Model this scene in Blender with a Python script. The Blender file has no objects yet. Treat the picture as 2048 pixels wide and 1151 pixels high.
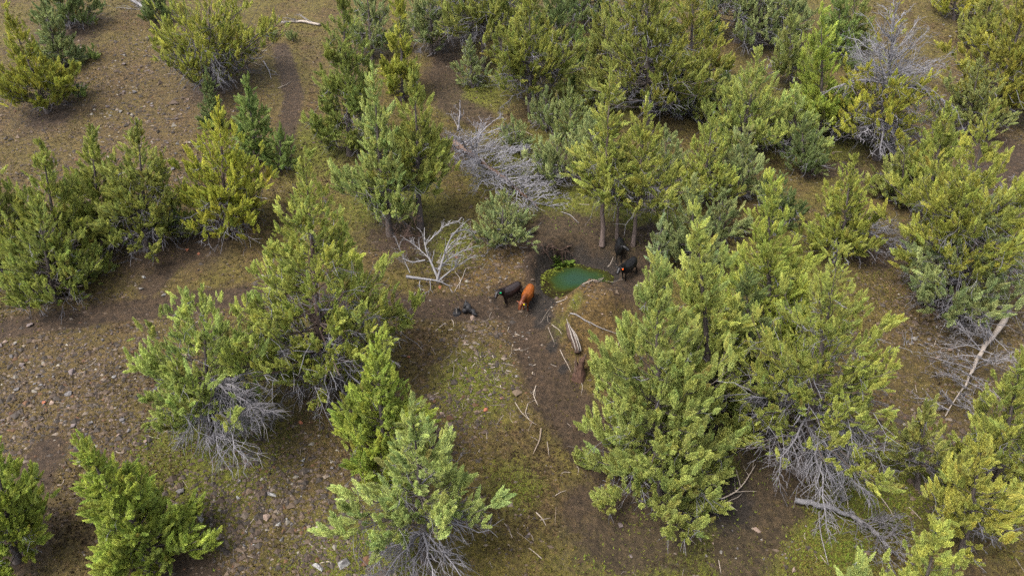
import bpy, bmesh, math, random
import numpy as np

# ------------------------------------------------------------------ camera, sky, sun, exposure
SC = bpy.context.scene
COL = SC.collection
PITCH = math.radians(30.0)
SLOPE = math.tan(math.radians(16.0))
DIST = 40.0
FPX = 2048 * 24.0 / 36.0
CT, ST = math.cos(PITCH), math.sin(PITCH)
CAM = np.array([0.0, -DIST * CT, DIST * ST])
RIGHT = np.array([1.0, 0, 0]); UP = np.array([0, ST, CT]); FWD = np.array([0, CT, -ST])

cam_d = bpy.data.cameras.new('camera'); cam_d.sensor_width = 36.0; cam_d.lens = 24.0
cam_d.clip_start = 0.5; cam_d.clip_end = 2000.0
cam = bpy.data.objects.new('camera', cam_d); COL.objects.link(cam)
cam.location = CAM; cam.rotation_euler = (math.pi / 2 - PITCH, 0, 0)
SC.camera = cam

SUN_EL, SUN_AZ = math.radians(58), math.radians(-128)      # azimuth measured from +Y towards +X
W = bpy.data.worlds.new('World'); SC.world = W; W.use_nodes = True
wn = W.node_tree; wn.nodes.clear()
sky = wn.nodes.new('ShaderNodeTexSky'); sky.sky_type = 'NISHITA'; sky.sun_disc = False
sky.sun_elevation = SUN_EL; sky.sun_rotation = SUN_AZ
sky.air_density = 1.0; sky.dust_density = 4.0; sky.ozone_density = 1.0
hs = wn.nodes.new('ShaderNodeHueSaturation'); hs.inputs['Saturation'].default_value = 0.45
bg = wn.nodes.new('ShaderNodeBackground'); bg.inputs['Strength'].default_value = 0.13
wo = wn.nodes.new('ShaderNodeOutputWorld')
wn.links.new(sky.outputs[0], hs.inputs['Color']); wn.links.new(hs.outputs[0], bg.inputs['Color'])
wn.links.new(bg.outputs[0], wo.inputs['Surface'])

sun_d = bpy.data.lights.new('sun', 'SUN'); sun_d.energy = 1.4; sun_d.angle = math.radians(24)
sun_d.color = (1.0, 0.955, 0.88)
sun = bpy.data.objects.new('sun', sun_d); COL.objects.link(sun)
from mathutils import Vector
sdir = Vector((math.sin(SUN_AZ) * math.cos(SUN_EL), math.cos(SUN_AZ) * math.cos(SUN_EL), math.sin(SUN_EL)))
sun.rotation_euler = sdir.to_track_quat('Z', 'Y').to_euler()
sun.location = (-30, 10, 60)

vs = SC.view_settings
vs.view_transform = 'Standard'; vs.look = 'None'; vs.gamma = 1.0; vs.use_curve_mapping = False
vs.exposure = 2.1
SC.render.engine = 'CYCLES'
SC.cycles.max_bounces = 6; SC.cycles.diffuse_bounces = 3; SC.cycles.glossy_bounces = 3
SC.cycles.transmission_bounces = 3; SC.cycles.transparent_max_bounces = 4
SC.cycles.use_denoising = False

# ------------------------------------------------------------------ small helpers
def rngf(seed): return np.random.default_rng(seed)
def tag(o, label=None, cat=None, group=None, kind=None):
    if label: o['label'] = label
    if cat: o['category'] = cat
    if group: o['group'] = group
    if kind: o['kind'] = kind
    return o
def empty(name, loc):
    o = bpy.data.objects.new(name, None); o.location = loc; o.empty_display_size = .2
    COL.objects.link(o); return o
NTRI = [0]
def mesh_np(name, V, F, mat, parent=None, col=None, smooth=False):
    """one mesh object from a vertex array and one face array (all faces the same size)"""
    me = bpy.data.meshes.new(name)
    V = np.asarray(V, np.float32); F = np.asarray(F, np.int32); n, k = F.shape
    me.vertices.add(len(V)); me.vertices.foreach_set('co', V.ravel())
    me.loops.add(n * k); me.loops.foreach_set('vertex_index', F.ravel())
    me.polygons.add(n); me.polygons.foreach_set('loop_start', np.arange(0, n * k, k, dtype=np.int32))
    me.polygons.foreach_set('use_smooth', np.full(n, smooth))
    if col is not None:
        a = me.attributes.new('tint', 'FLOAT_COLOR', 'POINT')
        c = np.ones((len(V), 4), np.float32); c[:, :3] = np.asarray(col)[:, :3]
        if np.asarray(col).shape[1] == 4: c[:, 3] = np.asarray(col)[:, 3]
        a.data.foreach_set('color', c.ravel())
    me.update(calc_edges=True); me.materials.append(mat)
    NTRI[0] += n * (k - 2)
    o = bpy.data.objects.new(name, me); COL.objects.link(o)
    if parent is not None: o.parent = parent
    return o
def unit(v):
    v = np.asarray(v, float); return v / np.maximum(np.linalg.norm(v, axis=-1, keepdims=True), 1e-9)
def tubes(P, R, k):
    """P (B,n,3) paths, R (B,n) radii -> verts, quads"""
    P = np.asarray(P, float); R = np.asarray(R, float); B, n, _ = P.shape
    T = unit(np.gradient(P, axis=1))
    ref = np.where(np.abs(T[..., 2:3]) > .85, np.array([1.0, 0, 0]), np.array([0, 0, 1.0]))
    ref = np.broadcast_to(ref[:, :1], T.shape)
    X = unit(np.cross(T, ref)); Y = np.cross(T, X)
    a = np.arange(k) * 2 * math.pi / k
    V = P[:, :, None] + R[:, :, None, None] * (np.cos(a)[None, None, :, None] * X[:, :, None] + np.sin(a)[None, None, :, None] * Y[:, :, None])
    idx = np.arange(B * n * k).reshape(B, n, k)
    A = idx[:, :-1]; Bq = idx[:, 1:]
    F = np.stack([A, np.roll(A, -1, 2), np.roll(Bq, -1, 2), Bq], -1).reshape(-1, 4)
    return V.reshape(-1, 3), F
class Bag:
    """collects quads (and colours) for one mesh"""
    def __init__(s): s.V = []; s.F = []; s.C = []; s.n = 0
    def add(s, V, F, c=None):
        s.V.append(V); s.F.append(F + s.n); s.n += len(V)
        s.C.append(np.broadcast_to(np.asarray(c if c is not None else (1, 1, 1), float), (len(V), 3)))
    def build(s, name, mat, parent=None, smooth=True):
        if not s.V: return None
        return mesh_np(name, np.concatenate(s.V), np.concatenate(s.F), mat, parent, np.concatenate(s.C), smooth)

# lattice value noise
_tab = rngf(7).random((256, 256))
def vnoise(x, y):
    x = np.asarray(x, float); y = np.asarray(y, float)
    xi = np.floor(x).astype(int); yi = np.floor(y).astype(int); fx = x - xi; fy = y - yi
    fx = fx * fx * (3 - 2 * fx); fy = fy * fy * (3 - 2 * fy)
    g = lambda i, j: _tab[(xi + i) & 255, (yi + j) & 255]
    return (g(0, 0) * (1 - fx) + g(1, 0) * fx) * (1 - fy) + (g(0, 1) * (1 - fx) + g(1, 1) * fx) * fy - .5
def fbm(x, y, o=4):
    s = 0; a = 1.0
    for i in range(o): s = s + a * vnoise(x * 2 ** i + 17.3 * i, y * 2 ** i - 9.1 * i); a *= .5
    return s
def sstep(a, b, x): t = np.clip((x - a) / (b - a), 0, 1); return t * t * (3 - 2 * t)

# ------------------------------------------------------------------ projection and terrain
def ray(px, py): return FWD + (px - 1024) / FPX * RIGHT - (py - 575.5) / FPX * UP
def plane_pt(px, py):
    d = ray(px, py); t = (SLOPE * CAM[1] - CAM[2]) / (d[2] - SLOPE * d[1]); return CAM + t * d
def project(p):
    v = np.asarray(p) - CAM; d = v @ FWD
    return 1024 + FPX * (v @ RIGHT) / d, 575.5 - FPX * (v @ UP) / d, d
PC = plane_pt(1150, 535)                      # pond centre
ZW = PC[2] - 0.85                             # water level
BERM = plane_pt(1200, 628)
def pond_s(x, y):
    dx = (x - PC[0]) / 2.12; dy = (y - PC[1]) / 2.15
    an = np.arctan2(dy, dx)
    r = 1 + .10 * np.sin(2 * an + .6) + .07 * np.sin(3 * an + 2.0) + .05 * np.sin(5 * an)
    return np.sqrt(dx * dx + dy * dy) / r
def poly_px(pts): return np.array([plane_pt(*p)[:2] for p in pts])
def dist_poly(x, y, P):
    d = np.full(np.shape(x), 1e9)
    for a, b in zip(P[:-1], P[1:]):
        ab = b - a; t = np.clip(((x - a[0]) * ab[0] + (y - a[1]) * ab[1]) / (ab @ ab), 0, 1)
        d = np.minimum(d, np.hypot(x - a[0] - t * ab[0], y - a[1] - t * ab[1]))
    return d
TRAILS = [(poly_px(p), w) for p, w in (
    ([(-80, 650), (60, 632), (200, 612), (330, 600), (480, 582), (620, 590), (760, 605), (900, 612), (1040, 612)], .95),
    ([(1040, 600), (1062, 650), (1085, 720), (1115, 780), (1160, 830), (1215, 890), (1260, 960), (1270, 1040)], 1.45),
    ([(1180, 1010), (1260, 1040), (1330, 1035), (1250, 1080)], 1.5),
    ([(1470, 800), (1500, 880), (1535, 940), (1545, 1010), (1500, 1080), (1480, 1120)], 1.4),
    ([(905, 40), (890, 120), (900, 210), (960, 240)], 1.3),
    ([(1300, 480), (1270, 530), (1255, 575)], 1.6), ([(1090, 470), (1150, 455), (1230, 480)], 1.5),
    ([(300, 560), (360, 490), (400, 430)], .8), ([(560, 330), (590, 200), (560, 90)], .8),
    ([(1620, 340), (1700, 330), (1800, 400)], .8),
    ([(2000, 300), (2060, 420)], 2.5), ([(0, 1060), (60, 980), (90, 900)], 1.0), ([(340, 1140), (400, 1150)], .9))]
def height(x, y):
    x = np.asarray(x, float); y = np.asarray(y, float)
    far = sstep(70, 200, np.hypot(x, y))
    z = SLOPE * y * (1 - .0 * far) + 1.1 * fbm(x / 17 + 3, y / 17 + 8, 2) * sstep(3, 12, np.hypot(x - PC[0], y - PC[1])) + .16 * fbm(x / 2.4, y / 2.4, 3) + .07 * vnoise(x / .55 + 31, y / .55 + 7) * (1 - far)
    z = z + far * 9 * fbm(x / 90, y / 90, 3)
    for P, w in TRAILS[:4]:
        d = dist_poly(x, y, P); z = z - .16 * (1 - sstep(w * .4, w * 1.4, d))
    bx = (x - BERM[0]) / 2.4; by = (y - BERM[1]) / 1.6
    z = z + (1.7 + .8 * fbm(x / .9, y / .9, 3)) * np.exp(-((bx * bx + by * by) * (1 + .8 * fbm(x / 1.6 + 5, y / 1.6, 2))) ** 1.2)
    s = pond_s(x, y)
    pit = ZW - .55 * np.clip(1 - s * s, 0, 1) + .10 * sstep(1.0, 1.25, s)
    k = sstep(1.02, 1.34, s)
    return np.where(s < 1.42, pit * (1 - k) + np.maximum(z, ZW + .02) * k * (s < 1.42) + 0, z)
def H(x, y): return float(height(np.array([x]), np.array([y]))[0])
def ground(px, py):
    d = ray(px, py); t = np.linspace(12, 170, 1600)
    P = CAM + t[:, None] * d; below = P[:, 2] < height(P[:, 0], P[:, 1])
    i = int(np.argmax(below)); lo, hi = t[max(i - 1, 0)], t[i]
    for _ in range(12):
        m = (lo + hi) / 2; p = CAM + m * d
        if p[2] < H(p[0], p[1]): hi = m
        else: lo = m
    return CAM + hi * d
def at(px, py, yw):                           # the point on a pixel's ray in the upright plane y = yw
    d = ray(px, py); return CAM + (yw - CAM[1]) / d[1] * d
def clamp(P, h=.03):
    P = P.copy(); P[..., 2] = np.maximum(P[..., 2], height(P[..., 0], P[..., 1]) + h); return P

# ------------------------------------------------------------------ materials
def newmat(name):
    m = bpy.data.materials.new(name); m.use_nodes = True; n = m.node_tree.nodes; n.clear()
    out = n.new('ShaderNodeOutputMaterial'); b = n.new('ShaderNodeBsdfPrincipled')
    m.node_tree.links.new(b.outputs[0], out.inputs[0]); return m, m.node_tree, b, out
def nd(nt, t, **kw):
    n = nt.nodes.new(t)
    for k, v in kw.items():
        if k in n.inputs: n.inputs[k].default_value = v
        else: setattr(n, k, v)
    return n
def ramp(nt, fac, stops):
    r = nt.nodes.new('ShaderNodeValToRGB'); e = r.color_ramp.elements
    while len(e) < len(stops): e.new(.5)
    for i, (p, c) in enumerate(stops):
        e[i].position = p; e[i].color = (*c, 1) if len(c) == 3 else c
    nt.links.new(fac, r.inputs[0]); return r.outputs[0]
def mix(nt, fac, a, b, mode='MIX'):
    m = nt.nodes.new('ShaderNodeMix'); m.data_type = 'RGBA'; m.blend_type = mode
    for s, v in ((m.inputs[0], fac), (m.inputs[6], a), (m.inputs[7], b)):
        if hasattr(v, 'type') and hasattr(v, 'links'): nt.links.new(v, s)
        elif isinstance(v, (int, float)): s.default_value = v
        else: s.default_value = (*v, 1)
    return m.outputs[2]
def math_n(nt, op, a, b=None, clampv=False):
    m = nt.nodes.new('ShaderNodeMath'); m.operation = op; m.use_clamp = clampv
    for s, v in zip(m.inputs, (a, b)):
        if v is None: continue
        if isinstance(v, (int, float)): s.default_value = v
        else: nt.links.new(v, s)
    return m.outputs[0]

def m_leaf():
    m, nt, b, out = newmat('juniper_foliage')
    ai = nd(nt, 'ShaderNodeAttribute', attribute_name='tint', attribute_type='INSTANCER')
    at_ = nd(nt, 'ShaderNodeAttribute', attribute_name='shade')
    g = nd(nt, 'ShaderNodeNewGeometry'); nz = nd(nt, 'ShaderNodeTexNoise', Scale=4.0, Detail=3.0)
    nt.links.new(g.outputs['Position'], nz.inputs['Vector'])
    c0 = mix(nt, 1.0, ai.outputs['Color'], at_.outputs['Color'], 'MULTIPLY')
    c = mix(nt, 1.0, c0, ramp(nt, nz.outputs[0], [(.3, (.75, .78, .75)), (.7, (1.2, 1.18, 1.1))]), 'MULTIPLY')
    nt.links.new(c, b.inputs['Base Color']); b.inputs['Roughness'].default_value = .62
    b.inputs['Specular IOR Level'].default_value = .25
    tr = nd(nt, 'ShaderNodeBsdfTranslucent'); nt.links.new(c, tr.inputs['Color'])
    ms = nd(nt, 'ShaderNodeMixShader'); ms.inputs[0].default_value = .31
    nt.links.new(b.outputs[0], ms.inputs[1]); nt.links.new(tr.outputs[0], ms.inputs[2]); nt.links.new(ms.outputs[0], out.inputs[0])
    return m
def m_wood(name, stops, sc=6.0, stretch=.15, rough=.85, bump=.5):
    m, nt, b, out = newmat(name)
    tc = nd(nt, 'ShaderNodeTexCoord'); mp = nd(nt, 'ShaderNodeMapping'); mp.inputs['Scale'].default_value = (1, 1, stretch)
    nt.links.new(tc.outputs['Object'], mp.inputs[0])
    nz = nd(nt, 'ShaderNodeTexNoise', Scale=sc * 3, Detail=5.0, Roughness=.65); nt.links.new(mp.outputs[0], nz.inputs['Vector'])
    at_ = nd(nt, 'ShaderNodeAttribute', attribute_name='tint')
    c = mix(nt, 1.0, ramp(nt, nz.outputs[0], stops), at_.outputs['Color'], 'MULTIPLY')
    nt.links.new(c, b.inputs['Base Color']); b.inputs['Roughness'].default_value = rough
    b.inputs['Specular IOR Level'].default_value = .2
    bp = nd(nt, 'ShaderNodeBump', Strength=bump, Distance=.03); nt.links.new(nz.outputs[0], bp.inputs['Height']); nt.links.new(bp.outputs[0], b.inputs['Normal'])
    return m
def m_flat(name, c, rough=.8, spec=.2, nscale=20, var=.25, bump=0):
    m, nt, b, out = newmat(name)
    tc = nd(nt, 'ShaderNodeTexCoord'); nz = nd(nt, 'ShaderNodeTexNoise', Scale=float(nscale), Detail=4.0); nt.links.new(tc.outputs['Object'], nz.inputs['Vector'])
    c = np.array(c)
    nt.links.new(ramp(nt, nz.outputs[0], [(.3, tuple(c * (1 - var))), (.7, tuple(c * (1 + var)))]), b.inputs['Base Color'])
    b.inputs['Roughness'].default_value = rough; b.inputs['Specular IOR Level'].default_value = spec
    if bump:
        bp = nd(nt, 'ShaderNodeBump', Strength=bump, Distance=.02); nt.links.new(nz.outputs[0], bp.inputs['Height']); nt.links.new(bp.outputs[0], b.inputs['Normal'])
    return m
LEAF = m_leaf()
BARK = m_wood('juniper_bark', [(.25, (.025, .02, .018)), (.55, (.065, .053, .047)), (.8, (.12, .1, .09))])
DEAD = m_wood('weathered_grey_wood', [(.2, (.05, .048, .051)), (.5, (.108, .104, .109)), (.8, (.18, .174, .178))], sc=4)
BONE = m_wood('bleached_wood', [(.2, (.08, .068, .058)), (.5, (.155, .135, .117)), (.8, (.235, .21, .188))], sc=4)
ROT = m_wood('rotten_brown_wood', [(.25, (.015, .01, .008)), (.5, (.055, .035, .025)), (.8, (.12, .085, .06))], sc=5)

def m_ground():
    m, nt, b, out = newmat('mossy_soil')
    L = nt.links
    g = nd(nt, 'ShaderNodeNewGeometry'); pos = g.outputs['Position']
    def noise(s, d=4.0, r=.6):
        n = nd(nt, 'ShaderNodeTexNoise', Scale=s, Detail=d, Roughness=r); L.new(pos, n.inputs['Vector']); return n.outputs[0]
    a = nd(nt, 'ShaderNodeAttribute', attribute_name='tint')
    sp = nd(nt, 'ShaderNodeSeparateColor'); L.new(a.outputs['Color'], sp.inputs[0])
    bare, green, rocky, wet = sp.outputs[0], sp.outputs[1], sp.outputs[2], a.outputs['Alpha']
    n1 = noise(.35, 5.0); n2 = noise(2.2, 6.0, .7); n3 = noise(9.0, 5.0, .7); n4 = noise(26.0, 3.0, .7)
    soil = ramp(nt, n3, [(.25, (.014, .009, .004)), (.5, (.05, .033, .0145)), (.75, (.108, .075, .034))])
    moss = ramp(nt, n4, [(.25, (.017, .014, .004)), (.5, (.060, .051, .011)), (.75, (.12, .102, .022))])
    grass = ramp(nt, n4, [(.25, (.022, .024, .004)), (.5, (.066, .072, .010)), (.75, (.12, .135, .018))])
    dirt = ramp(nt, n3, [(.2, (.013, .0085, .006)), (.5, (.03, .0195, .0135)), (.8, (.055, .037, .027))])
    mud = ramp(nt, n3, [(.3, (.007, .0052, .004)), (.7, (.022, .017, .0135))])
    # moss cover broken up by two noises
    f = math_n(nt, 'ADD', math_n(nt, 'MULTIPLY', n2, .8), math_n(nt, 'MULTIPLY', n1, .9))
    mf = ramp(nt, f, [(.68, (0, 0, 0)), (.92, (1, 1, 1))])
    col = mix(nt, math_n(nt, 'MULTIPLY', mf, math_n(nt, 'SUBTRACT', 1.0, math_n(nt, 'MULTIPLY', rocky, .6))), soil, moss)
    ea = nd(nt, 'ShaderNodeAttribute', attribute_name='earth')
    tan_ = ramp(nt, n3, [(.25, (.018, .011, .004)), (.5, (.062, .040, .013)), (.75, (.125, .085, .034))])
    col = mix(nt, ramp(nt, math_n(nt, 'ADD', ea.outputs['Fac'], math_n(nt, 'MULTIPLY', math_n(nt, 'SUBTRACT', n2, .5), 2.0)), [(.0, (0, 0, 0)), (.55, (.95, .95, .95))]), col, tan_)
    gf = math_n(nt, 'MULTIPLY', green, ramp(nt, math_n(nt, 'ADD', n2, math_n(nt, 'MULTIPLY', green, .25)), [(.45, (0, 0, 0)), (.62, (1, 1, 1))]))
    col = mix(nt, gf, col, grass)
    vo = nd(nt, 'ShaderNodeTexVoronoi', Scale=11.0); L.new(pos, vo.inputs['Vector'])
    st = ramp(nt, vo.outputs['Distance'], [(.18, (1, 1, 1)), (.27, (0, 0, 0))])
    vs_ = nd(nt, 'ShaderNodeSeparateColor'); L.new(vo.outputs['Color'], vs_.inputs[0])
    pick = math_n(nt, 'LESS_THAN', vs_.outputs[0], math_n(nt, 'ADD', .12, math_n(nt, 'MULTIPLY', rocky, .45)))
    stc = ramp(nt, vs_.outputs[1], [(0, (.06, .05, .046)), (.4, (.11, .09, .08)), (.75, (.17, .13, .105)), (1, (.24, .21, .19))])
    col = mix(nt, math_n(nt, 'MULTIPLY', math_n(nt, 'MULTIPLY', st, pick), .8), col, stc)
    bf = ramp(nt, math_n(nt, 'ADD', bare, math_n(nt, 'MULTIPLY', math_n(nt, 'SUBTRACT', math_n(nt, 'ADD', n2, math_n(nt, 'MULTIPLY', n1, .6)), .8), 1.7)), [(.30, (0, 0, 0)), (.85, (.9, .9, .9))])
    col = mix(nt, bf, col, dirt)
    wf = ramp(nt, math_n(nt, 'ADD', wet, math_n(nt, 'MULTIPLY', math_n(nt, 'SUBTRACT', n2, .5), .7)), [(.4, (0, 0, 0)), (.65, (1, 1, 1))])
    col = mix(nt, wf, col, mud)
    n5 = noise(3.4, 4.0, .65)
    col = mix(nt, 1.0, col, ramp(nt, n5, [(.32, (.45, .42, .37)), (.5, (.98, .93, .84)), (.68, (1.5, 1.4, 1.22))]), 'MULTIPLY')
    L.new(col, b.inputs['Base Color'])
    rr = math_n(nt, 'SUBTRACT', .95, math_n(nt, 'MULTIPLY', wf, .25)); L.new(rr, b.inputs['Roughness'])
    b.inputs['Specular IOR Level'].default_value = .25
    hsum = math_n(nt, 'ADD', math_n(nt, 'MULTIPLY', n3, .6), math_n(nt, 'ADD', math_n(nt, 'MULTIPLY', n4, .35), math_n(nt, 'MULTIPLY', n2, .8)))
    bp = nd(nt, 'ShaderNodeBump', Strength=1.0, Distance=.2); L.new(hsum, bp.inputs['Height']); L.new(bp.outputs[0], b.inputs['Normal'])
    return m

# ------------------------------------------------------------------ ground sheet
def axis(lo, hi, n, out, m):
    core = np.linspace(lo, hi, n); g = (np.linspace(0, 1, m + 1)[1:] ** 2.2)
    st = core[1] - core[0]
    return np.concatenate([(lo - st * 2 - out * g)[::-1], core, hi + st * 2 + out * g])
ys_core = []
y = -20.0
while y < 52: ys_core.append(y); y += .20 + .0045 * (y + 20)
gx = np.linspace(0, 1, 34)[1:] ** 2.2
ys = np.concatenate([(-20.5 - 230 * gx)[::-1], np.array(ys_core), 52.5 + 330 * gx])
xs = axis(-46, 46, 330, 330, 34)
GX, GY = np.meshgrid(xs, ys); GZ = height(GX, GY)
def blob_px(x, y, items):
    r = np.zeros(np.shape(x))
    for px, py, rad in items:
        c = plane_pt(px, py); d = np.hypot(x - c[0], y - c[1]) / rad
        r = np.maximum(r, np.clip(1.25 - d, 0, 1))
    return r
GREEN = [(1400, 1110, 6), (1340, 1130, 5), (1150, 640, .5), (1110, 665, .8), (1430, 950, 3.2), (1470, 920, 2.6), (1700, 990, 3.4), (1640, 1080, 3), (950, 190, 4), (1000, 170, 3), (905, 490, 2.6),
         (1130, 390, 5), (1250, 410, 4), (1320, 440, 3), (1060, 330, 5), (640, 300, 4), (520, 700, 3), (420, 940, 4), (720, 1130, 4),
         (950, 760, 2.5), (1640, 290, 4), (1700, 250, 4), (1500, 200, 5), (1180, 200, 5), (1560, 560, 4), (1820, 960, 3), (1780, 1010, 2.5), (780, 400, 4), (1250, 470, 2.2), (430, 860, 4), (1030, 960, 1.6)]
ROCKY = [(60, 720, 7), (180, 760, 6), (60, 850, 6), (200, 880, 4), (230, 150, 11), (300, 250, 11), (180, 330, 9), (60, 230, 7), (400, 330, 7), (450, 1040, 5), (560, 990, 5), (640, 1090, 4),
         (980, 650, 4), (1000, 720, 3), (960, 530, 4), (1900, 260, 9), (2000, 480, 6), (1900, 650, 5), (1850, 900, 4), (1190, 620, 1.2), (880, 820, 3), (2030, 560, 6)]
BARE = [(290, 500, 3), (400, 480, 3), (1100, 470, 3), (1200, 470, 2.6), (1270, 540, 2.2), (1255, 600, 2.4), (1020, 600, 2), (140, 65, 4), (100, 225, 3), (420, 180, 3), (1500, 740, 3), (1340, 760, 2.5),
        (1580, 960, 2), (1220, 1060, 3), (1330, 1050, 2.6), (900, 300, 3), (880, 160, 2.5), (1130, 330, 3), (1740, 520, 2.2), (800, 480, 3), (1250, 860, 2.5), (20, 1100, 3), (1480, 850, 2.6)]
WET = [(1085, 615, 1.1), (1085, 645, .7), (1105, 690, .5), (1125, 730, .4), (1224, 545, .8), (1440, 1000, 2.0), (1410, 1010, 1.6), (1075, 600, 1.0), (1150, 500, 1.5), (1105, 510, 1.4), (1205, 515, 1.3)]
LITTER = [(652, 785, 4.2), (435, 880, 2.7), (325, 1125, 1.8), (35, 1120, 1.5), (768, 950, 1.9), (850, 1120, 2.2), (1322, 985, 3.0), (1425, 850, 2.1), (1600, 945, 3.1), (1535, 700, 2.3), (1505, 800, 1.6), (1985, 1010, 2.1), (1925, 1110, 1.3), (1835, 1290, 1.7), (1700, 1290, 1.1), (292, 500, 2.4), (212, 480, 2.0), (118, 545, 2.2), (10, 545, 2.3), (110, 600, 2.4), (455, 475, 2.5), (512, 330, 1.2), (432, 265, 0.8), (420, 180, 4.2), (316, 45, 1.1), (95, 226, 2.4), (128, 140, 1.6), (142, 58, 2.0), (780, 470, 1.9), (841, 455, 1.9), (700, 310, 2.1), (805, 200, 1.3), (745, 120, 1.9), (862, 110, 2.2), (966, 140, 3.5), (1060, 222, 3.2), (1204, 490, 1.6), (1266, 490, 2.3), (1234, 476, 0.7), (1003, 490, 1.7), (1120, 366, 1.8), (1035, 300, 0.9), (1298, 250, 3.9), (1378, 205, 2.5), (1163, 196, 0.7), (1165, 60, 2.3), (1475, 85, 3.0), (1420, 82, 0.9), (1480, 308, 2.8), (1405, 405, 1.9), (1590, 305, 2.1), (1640, 275, 1.8), (1382, 535, 1.6), (1312, 545, 0.6), (1670, 520, 1.9), (1890, 590, 3.2), (1845, 430, 1.6), (1895, 625, 2.8), (1752, 318, 3.2), (1985, 235, 3.2), (1562, 85, 2.2), (1675, 120, 1.5), (1757, 285, 0.8), (1706, 140, 0.9), (1470, 392, 1.8), (1606, 345, 1.6), (1802, 405, 1.5), (1118, 112, 2.0), (925, 82, 2.0), (1214, 135, 1.9), (1352, 235, 1.9), (1520, 105, 2.2), (1908, 40, 1.7), (1935, 265, 2.2), (1836, 975, 1.2), (1335, 385, 1.5), (1140, 292, 1.5), (1184, 335, 1.2), (560, 340, 1.0), (340, 470, 1.0)]
def masks(x, y):
    bare = np.maximum(blob_px(x, y, BARE), .52 * blob_px(x, y, LITTER))
    for P, w in TRAILS: bare = np.maximum(bare, 1 - sstep(w * .55, w * 1.5, dist_poly(x, y, P)))
    s = pond_s(x, y)
    bare = np.maximum(bare, (1 - sstep(1.3, 1.75, s)) * (y > PC[1] - 1.6))
    wet = np.maximum(blob_px(x, y, WET), (1 - sstep(1.08, 1.25, s)) * .9)
    return bare, blob_px(x, y, GREEN), blob_px(x, y, ROCKY), wet
mk = masks(GX.ravel(), GY.ravel())
ny, nx = GX.shape
idx = np.arange(nx * ny).reshape(ny, nx)
F = np.stack([idx[:-1, :-1], idx[:-1, 1:], idx[1:, 1:], idx[1:, :-1]], -1).reshape(-1, 4)
EARTH = [(1190, 605, 2.3), (1165, 640, 2.0), (1215, 600, 1.6), (1005, 540, 2.2), (955, 540, 2.2), (1180, 680, 1.6), (1040, 520, 1.6)]
earth = blob_px(GX.ravel(), GY.ravel(), EARTH)
gr = mesh_np('ground', np.stack([GX, GY, GZ], -1).reshape(-1, 3), F, m_ground(), col=np.stack(mk, -1), smooth=True)
_a = gr.data.attributes.new('earth', 'FLOAT', 'POINT'); _a.data.foreach_set('value', earth.astype(np.float32))
tag(gr, kind='structure')

# ------------------------------------------------------------------ pond water
def m_water():
    m, nt, b, out = newmat('murky_pond_water')
    L = nt.links; g = nd(nt, 'ShaderNodeNewGeometry'); pos = g.outputs['Position']
    a = nd(nt, 'ShaderNodeAttribute', attribute_name='tint')
    sp = nd(nt, 'ShaderNodeSeparateColor'); L.new(a.outputs['Color'], sp.inputs[0])
    n = nd(nt, 'ShaderNodeTexNoise', Scale=1.6, Detail=6.0, Roughness=.7); L.new(pos, n.inputs['Vector'])
    n2 = nd(nt, 'ShaderNodeTexNoise', Scale=14.0, Detail=4.0, Roughness=.7); L.new(pos, n2.inputs['Vector'])
    f = math_n(nt, 'ADD', sp.outputs[0], math_n(nt, 'MULTIPLY', math_n(nt, 'SUBTRACT', n.outputs[0], .5), .55))
    c = ramp(nt, f, [(.25, (.013, .030, .019)), (.6, (.014, .028, .010)), (.85, (.018, .021, .004)), (1.0, (.011, .0085, .004))])
    alg = ramp(nt, n2.outputs[0], [(.55, (0, 0, 0)), (.66, (1, 1, 1))])
    c2 = mix(nt, math_n(nt, 'MULTIPLY', alg, ramp(nt, f, [(.7, (0, 0, 0)), (.95, (.6, .6, .6))])), c, (.04, .044, .007))
    L.new(c2, b.inputs['Base Color']); b.inputs['Roughness'].default_value = .06; b.inputs['IOR'].default_value = 1.33
    bp = nd(nt, 'ShaderNodeBump', Strength=.12, Distance=.02); L.new(n.outputs[0], bp.inputs['Height']); L.new(bp.outputs[0], b.inputs['Normal'])
    return m
V = []; C = []; FQ = []
na, nr = 72, 9
for j in range(nr):
    for i in range(na):
        an = i / na * 2 * math.pi; dx, dy = math.cos(an), math.sin(an)
        s1 = float(pond_s(np.array([PC[0] + dx]), np.array([PC[1] + dy]))[0])
        s = 1.16 * j / (nr - 1) + .01
        V.append((PC[0] + dx * s / s1, PC[1] + dy * s / s1, ZW))
        w = s + .38 * max(0, -dy) * s + .12 * max(0, -dx) * s; C.append((w, w, w))
for j in range(nr - 1):
    for i in range(na): FQ.append((j * na + i, j * na + (i + 1) % na, (j + 1) * na + (i + 1) % na, (j + 1) * na + i))
FQ = np.array(FQ)
water = mesh_np('pond_water', np.array(V), FQ, m_water(), col=np.array(C), smooth=True)
tag(water, kind='structure')
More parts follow.
